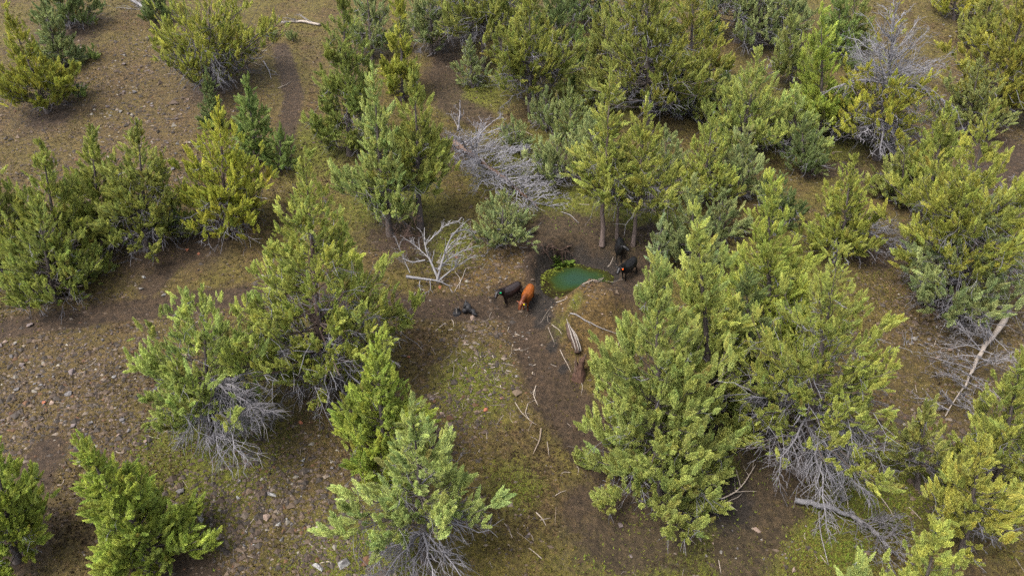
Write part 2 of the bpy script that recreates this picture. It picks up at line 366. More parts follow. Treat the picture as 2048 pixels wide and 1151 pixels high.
# ------------------------------------------------------------------ juniper trees
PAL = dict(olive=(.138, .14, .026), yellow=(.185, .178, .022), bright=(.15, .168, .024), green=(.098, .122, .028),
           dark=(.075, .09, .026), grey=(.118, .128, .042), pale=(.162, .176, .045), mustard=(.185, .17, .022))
def profile(shape, s):
    if shape == 'cone': return np.where(s < .22, .72 + .28 * s / .22, ((1 - s) / .78) ** .98 * .98 + .02)
    if shape == 'col': return np.where(s < .12, .75 + 2.1 * s, (np.clip(1 - ((s - .12) / .88) ** 1.45, 0, 1)) * .96 + .04)
    if shape == 'round': return np.sqrt(np.clip(1 - (2 * s * .9 - .8) ** 2, 0, 1)) * .97 + .03
    if shape == 'broad': return np.where(s < .3, .85 + .15 * s / .3, ((1 - s) / .7) ** .85 * .96 + .04)
    if shape == 'top': return np.where(s < .45, .35 + .65 * s / .45, ((1 - s) / .55) ** .7 * .95 + .05)
def twig_batch(rng, starts, dirs, L, droop=0.25, n=4, wob=.12):
    B = len(starts); t = np.linspace(0, 1, n)[None, :, None]
    P = starts[:, None] + dirs[:, None] * L[:, None, None] * t
    P = P + np.array([0, 0, -1.0]) * (droop * L)[:, None, None] * t ** 2
    w = rng.normal(0, 1, (B, n, 3)) * (wob * L)[:, None, None] * t
    return P + w
def dead_spray(rng, bag, start, dirv, L, r, droop=.35, side=16, ter=4, c=(1, 1, 1)):
    """one bare drooping branch with twigs of two orders"""
    n = 8; t = np.linspace(0, 1, n)
    P = start + np.outer(t * L, dirv) + np.outer(-droop * L * t ** 2, (0, 0, 1)) + rng.normal(0, .035 * L, (n, 3)) * t[:, None]
    bag.add(*tubes(P[None], (r * (1 - .85 * t))[None], 5), c)
    if side <= 0: return
    ts = rng.uniform(.15, 1, side); i = np.minimum((ts * (n - 1)).astype(int), n - 2); f = ts * (n - 1) - i
    S = P[i] * (1 - f)[:, None] + P[i + 1] * f[:, None]; T = unit(P[i + 1] - P[i])
    sd = unit(np.cross(T, (0, 0, 1.0))) * rng.choice([-1, 1], side)[:, None]
    D = unit(T * .8 + sd * rng.uniform(.3, 1.1, side)[:, None] + rng.normal(0, .3, (side, 3)))
    l2 = L * (.5 - .33 * ts) * rng.uniform(.25, 1.25, side)
    Q = twig_batch(rng, S, D, l2, droop * .9, 5, .09)
    r2 = np.maximum(r * .42 * (1 - .5 * ts), .010)
    bag.add(*tubes(Q, r2[:, None] * np.linspace(1, .35, 5), 3), c)
    if ter > 0:
        m = side * ter; k = np.repeat(np.arange(side), ter); j = rng.integers(1, 4, m)
        S3 = Q[k, j]; T3 = unit(Q[k, j + 1] - Q[k, j])
        D3 = unit(T3 * .8 + rng.normal(0, .55, (m, 3)))
        Q3 = twig_batch(rng, S3, D3, l2[k] * rng.uniform(.25, .6, m), droop * .8, 3, .06)
        bag.add(*tubes(Q3, np.maximum(r2[k] * .6, .008)[:, None] * np.linspace(1, .5, 3), 3), c)
def make_plume(seed, n=720):
    """one flame-shaped spray of juniper foliage, 0.7 m long, growing along +Z"""
    rng = rngf(seed); V = []; C = []
    nt_ = 13
    for j in range(nt_):
        f = j / (nt_ - 1); zc = .05 + .52 * f; w = .19 * (1 - f) ** .6 * (.55 + .9 * min(f * 2.5, 1) * .5)
        a = j * 2.4 + rng.uniform(-.4, .4); base = np.array([math.cos(a) * w * rng.uniform(.5, 1.1), math.sin(a) * w * rng.uniform(.5, 1.1), zc])
        ax = unit(np.array([math.cos(a) * .55, math.sin(a) * .55, .8]) + rng.normal(0, .2, 3)); sz = .25 - .09 * f
        m = n // nt_; q = rng.uniform(-.45, .55, m); rad = rng.normal(0, 1, (m, 3)); rad -= (rad @ ax)[:, None] * ax; rad = unit(rad)
        rr = (.40 - .55 * np.abs(q) ** 1.6) * rng.uniform(.1, 1, m) ** .6
        b = base + np.outer(q * sz, ax) + rad * (rr * sz)[:, None]
        d = unit(ax * rng.uniform(.3, 1.1, m)[:, None] + rad * rng.uniform(.2, .9, m)[:, None] + rng.normal(0, .25, (m, 3)))
        l = .070 * rng.uniform(.6, 1.5, m); sd = unit(np.cross(d, rng.normal(0, 1, (m, 3)))) * (l * .23)[:, None]
        V.append(np.stack([b - sd, b + sd, b + d * l[:, None]], 1).reshape(-1, 3))
        c = rng.uniform(.86, 1.14) * rng.uniform(.82, 1.2, (m, 1)) * (1 + rng.normal(0, .05, (m, 1)) * np.array([1.2, .2, -.8]))
        C.append(np.stack([c * .88, c * .88, c * 1.13], 1).reshape(-1, 3))
    V = np.concatenate(V); C = np.concatenate(C); m = len(V) // 3
    me = bpy.data.meshes.new('foliage_spray'); me.from_pydata(V.tolist(), [], np.arange(m * 3).reshape(-1, 3).tolist())
    a = me.attributes.new('shade', 'FLOAT_COLOR', 'POINT'); a.data.foreach_set('color', np.concatenate([C, np.ones((len(C), 1))], 1).astype(np.float32).ravel())
    me.materials.append(LEAF); return bpy.data.objects.new('foliage_spray', me)
def scatter_group(name, protos):
    """node group: instance one of the prototypes on each point, turned, sized and picked by point attributes"""
    g = bpy.data.node_groups.new(name, 'GeometryNodeTree')
    g.interface.new_socket('Geometry', in_out='INPUT', socket_type='NodeSocketGeometry')
    g.interface.new_socket('Geometry', in_out='OUTPUT', socket_type='NodeSocketGeometry')
    N = g.nodes; L = g.links
    gi = N.new('NodeGroupInput'); go = N.new('NodeGroupOutput'); ip = N.new('GeometryNodeInstanceOnPoints'); jn = N.new('GeometryNodeJoinGeometry')
    for p in reversed(protos):
        oi = N.new('GeometryNodeObjectInfo'); oi.inputs[0].default_value = p; ti = N.new('GeometryNodeGeometryToInstance')
        L.new(oi.outputs['Geometry'], ti.inputs[0]); L.new(ti.outputs[0], jn.inputs[0])
    def attr(n, t):
        a = N.new('GeometryNodeInputNamedAttribute'); a.data_type = t; a.inputs[0].default_value = n; return a.outputs[0]
    L.new(gi.outputs[0], ip.inputs['Points']); L.new(jn.outputs[0], ip.inputs['Instance'])
    ip.inputs['Pick Instance'].default_value = True
    L.new(attr('pick', 'INT'), ip.inputs['Instance Index'])
    er = N.new('FunctionNodeEulerToRotation'); L.new(attr('turn', 'FLOAT_VECTOR'), er.inputs[0]); L.new(er.outputs[0], ip.inputs['Rotation'])
    L.new(attr('size', 'FLOAT_VECTOR'), ip.inputs['Scale'])
    L.new(ip.outputs[0], go.inputs[0]); return g
def points_obj(name, P, turn, size, pick, tint, group, mat, parent=None):
    me = bpy.data.meshes.new(name); n = len(P)
    me.vertices.add(n); me.vertices.foreach_set('co', np.asarray(P, np.float32).ravel())
    def put(nm, ty, key, arr, dt=np.float32):
        a = me.attributes.new(nm, ty, 'POINT'); a.data.foreach_set(key, np.ascontiguousarray(arr, dt).ravel())
    put('turn', 'FLOAT_VECTOR', 'vector', turn); put('size', 'FLOAT_VECTOR', 'vector', size); put('pick', 'INT', 'value', pick, np.int32)
    put('tint', 'FLOAT_COLOR', 'color', np.concatenate([tint, np.ones((n, 1))], 1))
    me.materials.append(mat); me.update()
    o = bpy.data.objects.new(name, me); COL.objects.link(o)
    if parent is not None: o.parent = parent
    md = o.modifiers.new('scatter', 'NODES'); md.node_group = group; NINST[0] += n
    return o
NINST = [0]
NPL = 10
PLUME = scatter_group('foliage_scatter', [make_plume(900 + i) for i in range(NPL)])
def axis_turn(A, spin):
    """euler angles that point +Z along A"""
    A = unit(A); th = np.arccos(np.clip(A[:, 2], -1, 1)); ph = np.arctan2(A[:, 1], A[:, 0])
    # R = Rz(ph) Ry(th) Rz(spin) -> matrix -> XYZ euler
    c, s_ = np.cos, np.sin
    R00 = c(ph) * c(th) * c(spin) - s_(ph) * s_(spin)
    R10 = s_(ph) * c(th) * c(spin) + c(ph) * s_(spin)
    R20 = -s_(th) * c(spin); R21 = s_(th) * s_(spin); R22 = c(th)
    return np.stack([np.arctan2(R21, R22), -np.arcsin(np.clip(R20, -1, 1)), np.arctan2(R10, R00)], 1)
TREE_GROUP = 'juniper trees on the hillside'
def juniper(seed, tip, base, half, label, shape='cone', c='olive', cb=.06, dens=1.0, dead=.4, limbs=1.0, sprays=(), deadtop=0.0, name='juniper_tree',
            tuft=1.0, twigs=1.0, cat='tree', bc=(1, 1, 1), leanmax=.2, group=TREE_GROUP, brown=.06, tw=1.0, spr=1.0):
    rng = rngf(seed)
    B = ground(*base); B[2] -= .05
    v = B - CAM; u0, d0 = v @ UP, v @ FWD
    k = (575.5 - tip[1]) / FPX; Ht = (k * d0 - u0) / (CT + k * ST)
    dt = d0 - Ht * ST; lx = (tip[0] - 1024) / FPX * dt - B[0]; lx = float(np.clip(lx, -leanmax * Ht, leanmax * Ht))
    R = half * (d0 - .4 * Ht * ST) / FPX * 1.03
    root = empty(name, B); tag(root, label, cat, group)
    px = FPX / (d0 - .5 * Ht * ST) / 2            # pixels per metre in the final frame
    lean = np.array([lx, 0, 0]) / Ht
    # trunk
    nt_ = 10; tz = np.linspace(0, 1, nt_); wob = np.cumsum(rng.normal(0, .012 * Ht, (nt_, 3)), 0) * .5; wob[:, 2] = 0; wob -= wob[0]; wob *= (1 - tz)[:, None] * 1.0
    TP = np.outer(tz * Ht * .95, (0, 0, 1)) + np.outer(tz * Ht, lean) + wob
    r0 = (.014 * Ht + .045) * tw
    TR = r0 * (1 - tz) ** 1.1 + .010; TR[0] *= 1.25; TR[1] *= 1.08
    bg_ = Bag(); bg_.add(*tubes(TP[None], TR[None], 8), bc)
    bg_.build('trunk', BARK, root)
    def trunk_at(z): 
        i = np.clip(z / (Ht * .95) * (nt_ - 1), 0, nt_ - 1.001); j = i.astype(int); f = (i - j)[:, None]
        return TP[j] * (1 - f) + TP[j + 1] * f
    # limbs: tips first, on the crown's outline
    area = math.pi * R * math.hypot(Ht * (1 - cb), R) * 1.05
    N = int(np.clip(limbs * (34 + area * .75), 14 if area > 4 else 8, 150))
    if area < 4: N = 10
    ss = rng.uniform(0, 1, N * 6); keep = rng.uniform(0, 1, N * 6) < (.25 + .75 * profile(shape, ss)); ss = np.sort(ss[keep][:N]); N = len(ss)
    az = np.arange(N) * 2.39996 + rng.normal(0, .35, N)
    ph = rng.uniform(0, 6.28, 4)
    lob = 1 + .17 * np.sin(3 * az + ph[0] + 5 * ss) + .12 * np.sin(2 * az + ph[1] - 8 * ss) + .10 * np.sin(9 * ss + ph[2])
    rt = R * profile(shape, ss) * lob * rng.uniform(.62, 1.08, N)
    zt = (cb + (1 - cb) * ss) * Ht * rng.uniform(.97, 1.03, N) * .95
    el = np.radians(np.interp(ss, [0, .3, 1], [-2, 22, 62]) + rng.normal(0, 9, N))
    z0 = np.clip(zt - rt * np.tan(el), .03 * Ht, zt + .15 * rt)
    P0 = trunk_at(z0); P2 = np.stack([np.cos(az) * rt, np.sin(az) * rt, zt], 1) + (zt / Ht)[:, None] * lean * Ht
    out = np.stack([np.cos(az), np.sin(az), np.zeros(N)], 1)
    P1 = P0 + out * (rt * .62)[:, None] + np.array([0, 0, 1.0]) * ((zt - z0) * .28 - .03 * rt)[:, None]
    t = np.linspace(0, 1, 5)[None, :, None]
    LP = (1 - t) ** 2 * P0[:, None] + 2 * t * (1 - t) * P1[:, None] + t * t * P2[:, None]
    LP = LP + rng.normal(0, .03, LP.shape) * rt[:, None, None] * t * (1 - t) * 2
    lr = np.clip(.011 * rt + .012, .014, .07) * np.interp(ss, [0, 1], [1.15, .6])
    topdead = ss > (1 - deadtop)
    lb = Bag(); al = ~topdead
    if al.any(): lb.add(*tubes(LP[al], lr[al][:, None] * np.linspace(1, .3, 5), 3), np.array(bc) * 1.15)
    # sub-branches
    nsub = int(round(6 * 1)); 
    S = []; D = []; Ls = []; kk = []
    nper = np.clip((rt / max(R, .1) * 4.5 + 2.2), 3, 7).astype(int)
    k = np.repeat(np.arange(N), nper); m = len(k)
    ts = rng.uniform(.16, 1.0, m) ** .8; i = np.minimum((ts * 4).astype(int), 3); f = (ts * 4 - i)[:, None]
    S = LP[k, i] * (1 - f) + LP[k, i + 1] * f; T = unit(LP[k, i + 1] - LP[k, i])
    rad = rng.normal(0, 1, (m, 3)); rad -= (rad * T).sum(1)[:, None] * T; rad = unit(rad)
    upw = np.interp(ss[k], [0, .3, 1], [.35, .6, .8])[:, None]
    D = unit(T * .7 + rad * .75 + np.array([0, 0, 1.0]) * upw * rng.uniform(.4, 1.2, (m, 1)))
    sl = np.clip(rt[k] * .32, .24, .95) * (1.15 - .65 * ts) * rng.uniform(.6, 1.25, m)
    SP = twig_batch(rng, S, D, sl, -.12, 3, .06)
    live = al[k] & (rng.uniform(0, 1, m) > .10 + .35 * dead * (ss[k] < .3))
    thin = live & (rng.uniform(0, 1, m) < (.6 if px > 15 else .3))
    if thin.any(): lb.add(*tubes(SP[thin][:, ::2], (lr[k][thin] * .45)[:, None] * np.array([1, .5]), 3), np.array(bc) * 1.25)
    lo_ = lb.build('limbs', BARK, root)
    if lo_ is not None: lo_['kind'] = 'stuff'
    # foliage tufts on sub-branches and limb ends
    li = np.flatnonzero(live)
    if len(li):
        sc0 = (.34 + 1.7 / px) * tuft * rng.uniform(.85, 1.25) * min(1, .35 + R * .45)       # spray size: a little larger on far trees, smaller on seedlings
        want = int(np.clip(dens * 6.3 * area / sc0 ** 2, 12, 6500))
        upw_ = rng.uniform(.6, 1.1); jit = rng.uniform(.22, .5)
        pick = rng.choice(li, want, p=(sl[li] / sl[li].sum()))
        w = rng.uniform(0, 1, m) ** .7; kp = rng.uniform(0, 1, want) < .12 + .88 * w[pick]; pick = pick[kp]; want = len(pick)
        tt = rng.uniform(-.05, .85, want)
        PP = SP[pick, 0] * (1 - tt)[:, None] + SP[pick, 2] * tt[:, None] + rng.normal(0, .09, (want, 3))
        AA = unit(D[pick] * .8 + out[k[pick]] * .25 + np.array([0, 0, upw_]) + rng.normal(0, jit, (want, 3)))
        size = sc0 * rng.uniform(.5, 1.55, want) * np.interp(ss[k[pick]], [0, .75, 1], [1.05, .95, .7])
        nin = int(want * .10 * (1 - deadtop)); uu = rng.uniform(cb + .12, .93, nin); ai_ = rng.uniform(0, 6.28, nin); oi_ = np.stack([np.cos(ai_), np.sin(ai_), 0 * ai_], 1)
        su = (uu - cb) / (1 - cb); ri = R * profile(shape, su) * rng.uniform(.12, .5, nin)
        PP = np.concatenate([PP, trunk_at(uu * Ht * .95) + oi_ * ri[:, None]]); AA = np.concatenate([AA, unit(oi_ * .7 + np.array([0, 0, .8]) + rng.normal(0, .25, (nin, 3)))])
        size = np.concatenate([size, sc0 * rng.uniform(.6, 1.15, nin) * np.interp(su, [0, .75, 1], [1, .9, .6])]); pick = np.concatenate([pick, rng.choice(li, nin)]); tt = np.concatenate([tt, rng.uniform(0, .6, nin)]); want += nin
        ntop = 0 if deadtop else 16
        tf = np.linspace(.78, 1.0, 16)[:ntop]; PP = np.concatenate([PP, trunk_at(tf * Ht * .97)]); AA = np.concatenate([AA, unit(np.stack([rng.normal(0, .25, ntop), rng.normal(0, .25, ntop), np.ones(ntop)], 1))])
        size = np.concatenate([size, sc0 * np.linspace(1.0, .62, 16)[:ntop]]); pick = np.concatenate([pick, np.full(ntop, li[-1])]); tt = np.concatenate([tt, np.full(ntop, .6)]); want += ntop
        base_c = (np.array(PAL[c]) if isinstance(c, str) else np.array(c)) * np.array([2.02, 2.16, 2.6])
        limb_v = rng.normal(0, .06, (N, 1)) * np.array([1, .6, .4]) + rng.normal(0, .10, (N, 1))
        hue = rng.normal(0, .05, (want, 1)) * np.array([1.2, .2, -.5]) + rng.normal(0, .10, (want, 1))
        cc = base_c * np.clip(1 + limb_v[k[pick]] + hue, .45, 1.7)
        older = np.clip(.45 - tt * .5, 0, .4)[:, None] * rng.uniform(0, 1.0, (want, 1))
        cc = cc * (1 - older) + np.array([.19, .2, .09]) * older
        br = rng.uniform(0, 1, want) < brown * .35
        cc[br] = cc[br] * .5 + np.array([.17, .095, .03]) * .5
        points_obj('crown', PP, axis_turn(AA, rng.uniform(0, 6.28, want)), size[:, None] * rng.uniform(.85, 1.15, (want, 3)) * np.array([.78, .78, 1.55]), rng.integers(0, NPL, want), cc, PLUME, LEAF, root)['kind'] = 'stuff'
    # bare grey twigs inside and below the crown
    db = Bag()
    nt2 = int((50 + area * 3.0) * dead * twigs * (1 if px > 15 else .75))
    if nt2 > 8:
        kk = rng.choice(N, nt2, p=(lambda w: w / w.sum())(np.interp(ss, [0, .35, 1], [1, .35, .06])))
        tq = rng.uniform(.15, .8, nt2); i = np.minimum((tq * 4).astype(int), 3); f = (tq * 4 - i)[:, None]
        S2 = LP[kk, i] * (1 - f) + LP[kk, i + 1] * f
        D2 = unit(out[kk] * .6 + rng.normal(0, .7, (nt2, 3)) + np.array([0, 0, -.1]))
        L2 = np.clip(rt[kk] * .45, .3, 1.3) * rng.uniform(.5, 1.2, nt2)
        Q = twig_batch(rng, S2, D2, L2, .15, 4, .09)
        shade = rng.uniform(.85, 1.3)
        db.add(*tubes(Q, np.maximum(.014, .26 / px) * np.linspace(1, .5, 4)[None] * np.ones((nt2, 1)), 3), (shade, shade, shade * 1.04))
        k3 = np.repeat(np.arange(nt2), 2 if px > 15 else 1); S3 = Q[k3, rng.integers(1, 3, len(k3))]
        Q3 = twig_batch(rng, S3, unit(D2[k3] + rng.normal(0, .6, (len(k3), 3))), L2[k3] * .5, .15, 3, .08)
        db.add(*tubes(Q3, np.maximum(.011, .2 / px) * np.linspace(1, .5, 3)[None] * np.ones((len(k3), 1)), 3), (shade, shade, shade * 1.04))
    # low bare boughs
    for j in range(int(round(5 * dead * (R / 2)))):
        a = rng.uniform(0, 6.28); zz = rng.uniform(max(.05, cb * .85), .25 + cb) * Ht
        dead_spray(rng, db, trunk_at(np.array([zz]))[0], unit(np.array([math.cos(a), math.sin(a), rng.uniform(-.1, .3)])), R * rng.uniform(.6, 1.0), .022 + .008 * R, .22, 10, 2, (.85, .85, .9))
    for (a, zf, e, ln, nside) in sprays:
        a = math.radians(a); e = math.radians(e)
        dead_spray(rng, db, trunk_at(np.array([zf * Ht]))[0], np.array([math.cos(a) * math.cos(e), math.sin(a) * math.cos(e), math.sin(e)]), ln * rng.uniform(.65, 1.12), (.03 + .01 * ln) * spr, rng.uniform(.15, .5), nside if px > 15 else nside * 2 // 3, 4 if px > 15 else 3, np.array((1.12, 1.1, 1.12)) * rng.uniform(.65, 1.12))
    if deadtop:
        for q in np.flatnonzero(topdead):
            d = unit(P2[q] - P0[q]); dead_spray(rng, db, P0[q], d, np.linalg.norm(P2[q] - P0[q]) * 1.15, max(lr[q] * 1.4, .055), -.02, 12, 3, (1.35, 1.35, 1.38))
        db.add(*tubes(TP[None, 4:], (TR * 1.03)[None, 4:], 8), (.7, .68, .68))
    o = db.build('dead_branches', DEAD, root)
    if o is not None:                                # keep bare wood above the ground
        o['kind'] = 'stuff'
        me = o.data; co = np.empty(len(me.vertices) * 3, np.float32); me.vertices.foreach_get('co', co); co = co.reshape(-1, 3)
        g = height(co[:, 0] + B[0], co[:, 1] + B[1]) - B[2] + .015
        co[:, 2] = np.maximum(co[:, 2], g); me.vertices.foreach_set('co', co.ravel()); me.update()
    return root

J = juniper
# -- near trees
J(1, (605, 272), (652, 785), 205, 'tall open olive juniper with long curving limbs, uphill of the trail bend', 'cone', (.158, .162, .03), cb=.12, dens=.95, dead=.9, limbs=1.0, sprays=[(-80, .12, 0, 3, 20), (-130, .1, 0, 3, 18), (200, .2, 10, 3.2, 14), (-40, .1, -5, 2.6, 18)], bc=(1.1, .95, .9))
J(2, (400, 560), (425, 880), 122, 'rounded juniper with a bare silvery bough drooping from its side', 'round', (.15, .165, .035), cb=.14, dens=.85, dead=.8, sprays=[(-42, .42, 14, 5.6, 60), (-30, .42, 12, 5.2, 54), (-55, .4, 8, 4.6, 46), (-15, .38, 8, 4.2, 34), (-62, .36, 4, 3.8, 30), (-120, .2, 0, 2.8, 20), (-160, .2, 0, 2.6, 20)])
J(3, (132, 860), (325, 1125), 108, 'dense yellow-green juniper in the bottom left corner, its tip leaning outward', 'cone', 'bright', cb=.04, dens=1.7, dead=.15, limbs=1.35)
J(4, (5, 872), (35, 1120), 88, 'yellow-green juniper half cut off at the lower left edge', 'cone', 'bright', cb=.1, dens=1.5, dead=.5, limbs=1.3)
J(5, (752, 662), (768, 950), 100, 'bright green bushy juniper behind the juniper with bare skirts', 'col', 'bright', cb=.05, dens=1.4, dead=.2, limbs=1.2)
J(6, (822, 792), (850, 1120), 128, 'blue-green topped juniper standing on a skirt of bare grey boughs', 'cone', 'pale', cb=.3, dens=.8, dead=1.0, sprays=[(-150, .2, 0, 3.4, 34), (-125, .2, 0, 3.4, 34), (-100, .18, 0, 3.2, 30), (-75, .2, 5, 3.2, 30), (-45, .2, 0, 3.4, 26), (-15, .3, 5, 3.3, 14), (10, .3, 10, 3.2, 12), (-170, .2, 0, 3.0, 24)])
J(7, (1318, 484), (1322, 985), 165, 'largest juniper, dense and olive green, beside the dirt track', 'broad', (.15, .158, .035), cb=.03, dens=1.35, dead=.3, limbs=1.15)
J(8, (1396, 392), (1425, 850), 105, 'narrow tall juniper rising close behind the largest juniper', 'col', (.165, .17, .035), cb=.06, dens=1.4, dead=.2)
J(9, (1688, 465), (1600, 945), 168, 'ragged juniper with thick leaning trunk and tangled grey twigs below', 'broad', (.14, .142, .026), cb=.16, dens=.62, dead=1.0, sprays=[(-95, .25, -15, 4.4, 40), (-80, .25, -20, 4.2, 36), (-60, .25, -12, 4.0, 36), (-130, .3, 0, 3.6, 24), (170, .35, 10, 4.0, 20), (-20, .3, 5, 4.0, 26), (-40, .28, 0, 3.8, 28), (150, .3, 5, 3.4, 20)], leanmax=.3)
J(10, (1545, 333), (1535, 700), 108, 'dense yellow-green juniper just uphill of the ragged grey-twigged one', 'col', (.16, .168, .028), cb=.05, dens=1.35, dead=.3)
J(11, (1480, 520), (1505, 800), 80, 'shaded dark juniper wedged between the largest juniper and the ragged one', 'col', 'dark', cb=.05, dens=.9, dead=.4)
J(12, (2042, 690), (1985, 1010), 118, 'olive juniper at the right edge below the fallen bleached trunk', 'cone', 'olive', cb=.1, dens=.75, dead=.7)
J(13, (1962, 860), (1925, 1110), 78, 'loose yellowish juniper downhill of the olive one at right edge', 'broad', (.16, .15, .025), cb=.15, dens=.75, dead=.6)
J(14, (1885, 1045), (1835, 1290), 112, 'juniper top cut by the bottom edge near the right corner', 'cone', (.16, .165, .03), cb=.1, dens=.9, dead=.4)
J(15, (1722, 1112), (1700, 1290), 70, 'small pale green juniper tip at the bottom edge beside the brush pile', 'cone', 'pale', cb=.1, dens=.9, dead=.4)
# -- left group
J(16, (270, 230), (292, 500), 98, 'rightmost of the pointed junipers in the clump above the trail', 'col', (.135, .135, .026), cb=.08, dens=.95, dead=.7)
J(17, (176, 245), (212, 480), 78, 'slim juniper second from the right in the clump above the trail', 'cone', 'olive', cb=.06, dens=1.0, dead=.4)
J(18, (86, 272), (118, 545), 92, 'broad juniper in the middle of the clump above the trail', 'cone', (.135, .14, .024), cb=.06, dens=1.0, dead=.4)
J(19, (12, 258), (10, 545), 95, 'juniper of the clump above the trail, cut by the left edge', 'cone', 'olive', cb=.06, dens=1.0, dead=.3)
J(20, (70, 395), (110, 600), 105, 'low front juniper of the clump, its skirt reaching down to the trail', 'broad', (.13, .138, .026), cb=.05, dens=.9, dead=.5)
J(21, (432, 183), (455, 475), 100, 'golden green juniper with a pointed top above the trail', 'cone', 'yellow', cb=.1, dens=.95, dead=.6, bc=(1.1, .95, .9))
J(22, (492, 154), (512, 330), 44, 'slender green juniper close behind the golden pointed one', 'cone', 'green', cb=.05, dens=1.0, dead=.2)
J(23, (410, 130), (432, 265), 26, 'thin dark juniper spire beside the golden pointed one', 'col', 'dark', cb=.05, dens=1.0, dead=.1)
J(24, (425, -50), (420, 180), 128, 'wide round-crowned yellowish juniper with dark trunk on the stony slope', 'round', (.168, .162, .026), cb=.22, dens=.75, dead=1.0, sprays=[(-60, .25, -5, 3.2, 26), (-110, .25, -5, 3.2, 26), (-40, .25, -8, 3.4, 24)])
J(25, (326, -45), (316, 45), 30, 'small dark juniper beside the fallen grey trunk at the top edge', 'col', 'dark', cb=.05, dens=1.0, dead=.1)
J(26, (8, 5), (95, 226), 78, 'leaning orange-green juniper in the top left corner', 'cone', (.16, .152, .02), cb=.08, dens=1.0, dead=.3, leanmax=.35)
J(27, (82, -10), (128, 140), 48, 'grey-green juniper behind the leaning one in the top left corner', 'cone', 'grey', cb=.05, dens=.95, dead=.3)
J(28, (150, -75), (142, 58), 55, 'low dark juniper over bare soil near the top left corner', 'broad', 'dark', cb=.08, dens=.9, dead=.6)
# -- centre left
J(29, (742, 120), (780, 470), 74, 'light green juniper, left of the two above the white dead branches', 'col', 'pale', cb=.13, dens=.95, dead=.5)
J(30, (826, 112), (841, 455), 74, 'olive juniper with bare dark lower trunk above the white dead branches', 'cone', 'olive', cb=.24, dens=.95, dead=.5)
J(31, (684, -45), (700, 310), 74, 'tall dense green juniper beside the mossy clearing', 'col', (.105, .115, .022), cb=.08, dens=1.0, dead=.5)
J(32, (796, -25), (805, 200), 40, 'narrow columnar yellow-green juniper behind the light green one', 'col', (.155, .15, .02), cb=.04, dens=1.05, dead=.2)
J(33, (728, -80), (745, 120), 55, 'grey twiggy juniper behind the tall dense one by the clearing', 'cone', 'grey', cb=.1, dens=.6, dead=.9)
J(34, (862, -75), (862, 110), 62, 'thin grey-green juniper at the top edge by the shaded bare strip', 'cone', 'grey', cb=.12, dens=.55, dead=.8)
J(35, (966, -170), (966, 140), 104, 'juniper with dark bare trunk beside the shaded bare strip at the top', 'cone', (.12, .12, .024), cb=.28, dens=.7, dead=.8)
# -- centre
J(36, (1060, -60), (1060, 222), 104, 'olive juniper with dark straight trunk uphill of the fallen grey tree', 'cone', (.125, .125, .022), cb=.2, dens=.85, dead=.8)
J(37, (1222, 115), (1204, 490), 66, 'left of two tall bare-stemmed junipers behind the pond', 'cone', (.15, .15, .028), cb=.3, dens=.8, dead=.6, bc=(1.5, 1.35, 1.3), tw=.72)
J(38, (1296, 178), (1266, 490), 92, 'right of two tall bare-stemmed junipers behind the pond, beside the black cow', 'cone', (.148, .146, .026), cb=.3, dens=.7, dead=1.0, bc=(1.35, 1.25, 1.2), tw=.72)
J(39, (1243, 270), (1234, 476), 28, 'thin pole-like juniper between the two tall stems behind the pond', 'cone', 'grey', cb=.45, dens=.6, dead=.7, bc=(1.4, 1.3, 1.25), tw=.72)
J(40, (1008, 378), (1003, 490), 70, 'small grey-green juniper on the bank above the dark cow', 'broad', 'grey', cb=.1, dens=.75, dead=.7)
J(41, (1112, 262), (1120, 366), 64, 'squat grey-green juniper at the foot of the fallen grey tree', 'round', 'grey', cb=.15, dens=.8, dead=.7)
J(42, (1024, 230), (1035, 300), 32, 'small shrubby juniper just uphill of the fallen grey tree', 'round', 'grey', cb=.05, dens=.6, dead=.8)
J(43, (1292, -170), (1298, 250), 128, 'big juniper with forked upper limbs at the top edge, centre right', 'cone', (.13, .128, .024), cb=.16, dens=.75, dead=.8)
J(44, (1392, -90), (1378, 205), 80, 'drooping olive juniper beside the forked one at the top', 'cone', (.14, .13, .022), cb=.15, dens=.7, dead=.7)
J(45, (1160, 48), (1163, 196), 22, 'slender green sapling juniper between two big ones near the top', 'col', 'green', cb=.05, dens=.8, dead=.3)
J(46, (1172, -130), (1165, 60), 62, 'dim twiggy juniper behind the slender sapling at the top edge', 'cone', 'dark', cb=.1, dens=.6, dead=.9)
J(47, (1478, -150), (1475, 85), 84, 'sparse dark-stemmed juniper at the top edge over shaded soil', 'cone', 'grey', cb=.3, dens=.5, dead=1.0)
J(48, (1416, -10), (1420, 82), 26, 'little green juniper below the sparse dark-stemmed one', 'cone', 'green', cb=.05, dens=.9, dead=.2)
# -- right
J(49, (1522, 87), (1480, 308), 96, 'juniper with exposed leaning dark stem, uphill of the dense yellow-green one', 'cone', (.14, .15, .032), cb=.12, dens=.75, dead=.6)
J(50, (1430, 212), (1405, 405), 72, 'bright small juniper just right of the tall bare-stemmed pair', 'cone', (.16, .165, .03), cb=.08, dens=.85, dead=.5)
J(51, (1592, 165), (1590, 305), 74, 'pale feathery juniper beside the one with leaning dark stem', 'broad', 'pale', cb=.2, dens=.6, dead=.6)
J(52, (1626, -5), (1640, 275), 60, 'tall bright green narrow juniper left of the half-dead tree', 'col', 'bright', cb=.1, dens=1.0, dead=.3)
J(53, (1388, 350), (1382, 535), 68, 'bluish green juniper behind the largest juniper, near the black cows', 'col', 'grey', cb=.05, dens=.85, dead=.3)
J(54, (1327, 425), (1312, 545), 24, 'thin pale bluish sapling juniper beside the lower black cow', 'cone', (.15, .17, .07), cb=.05, dens=.5, dead=.4)
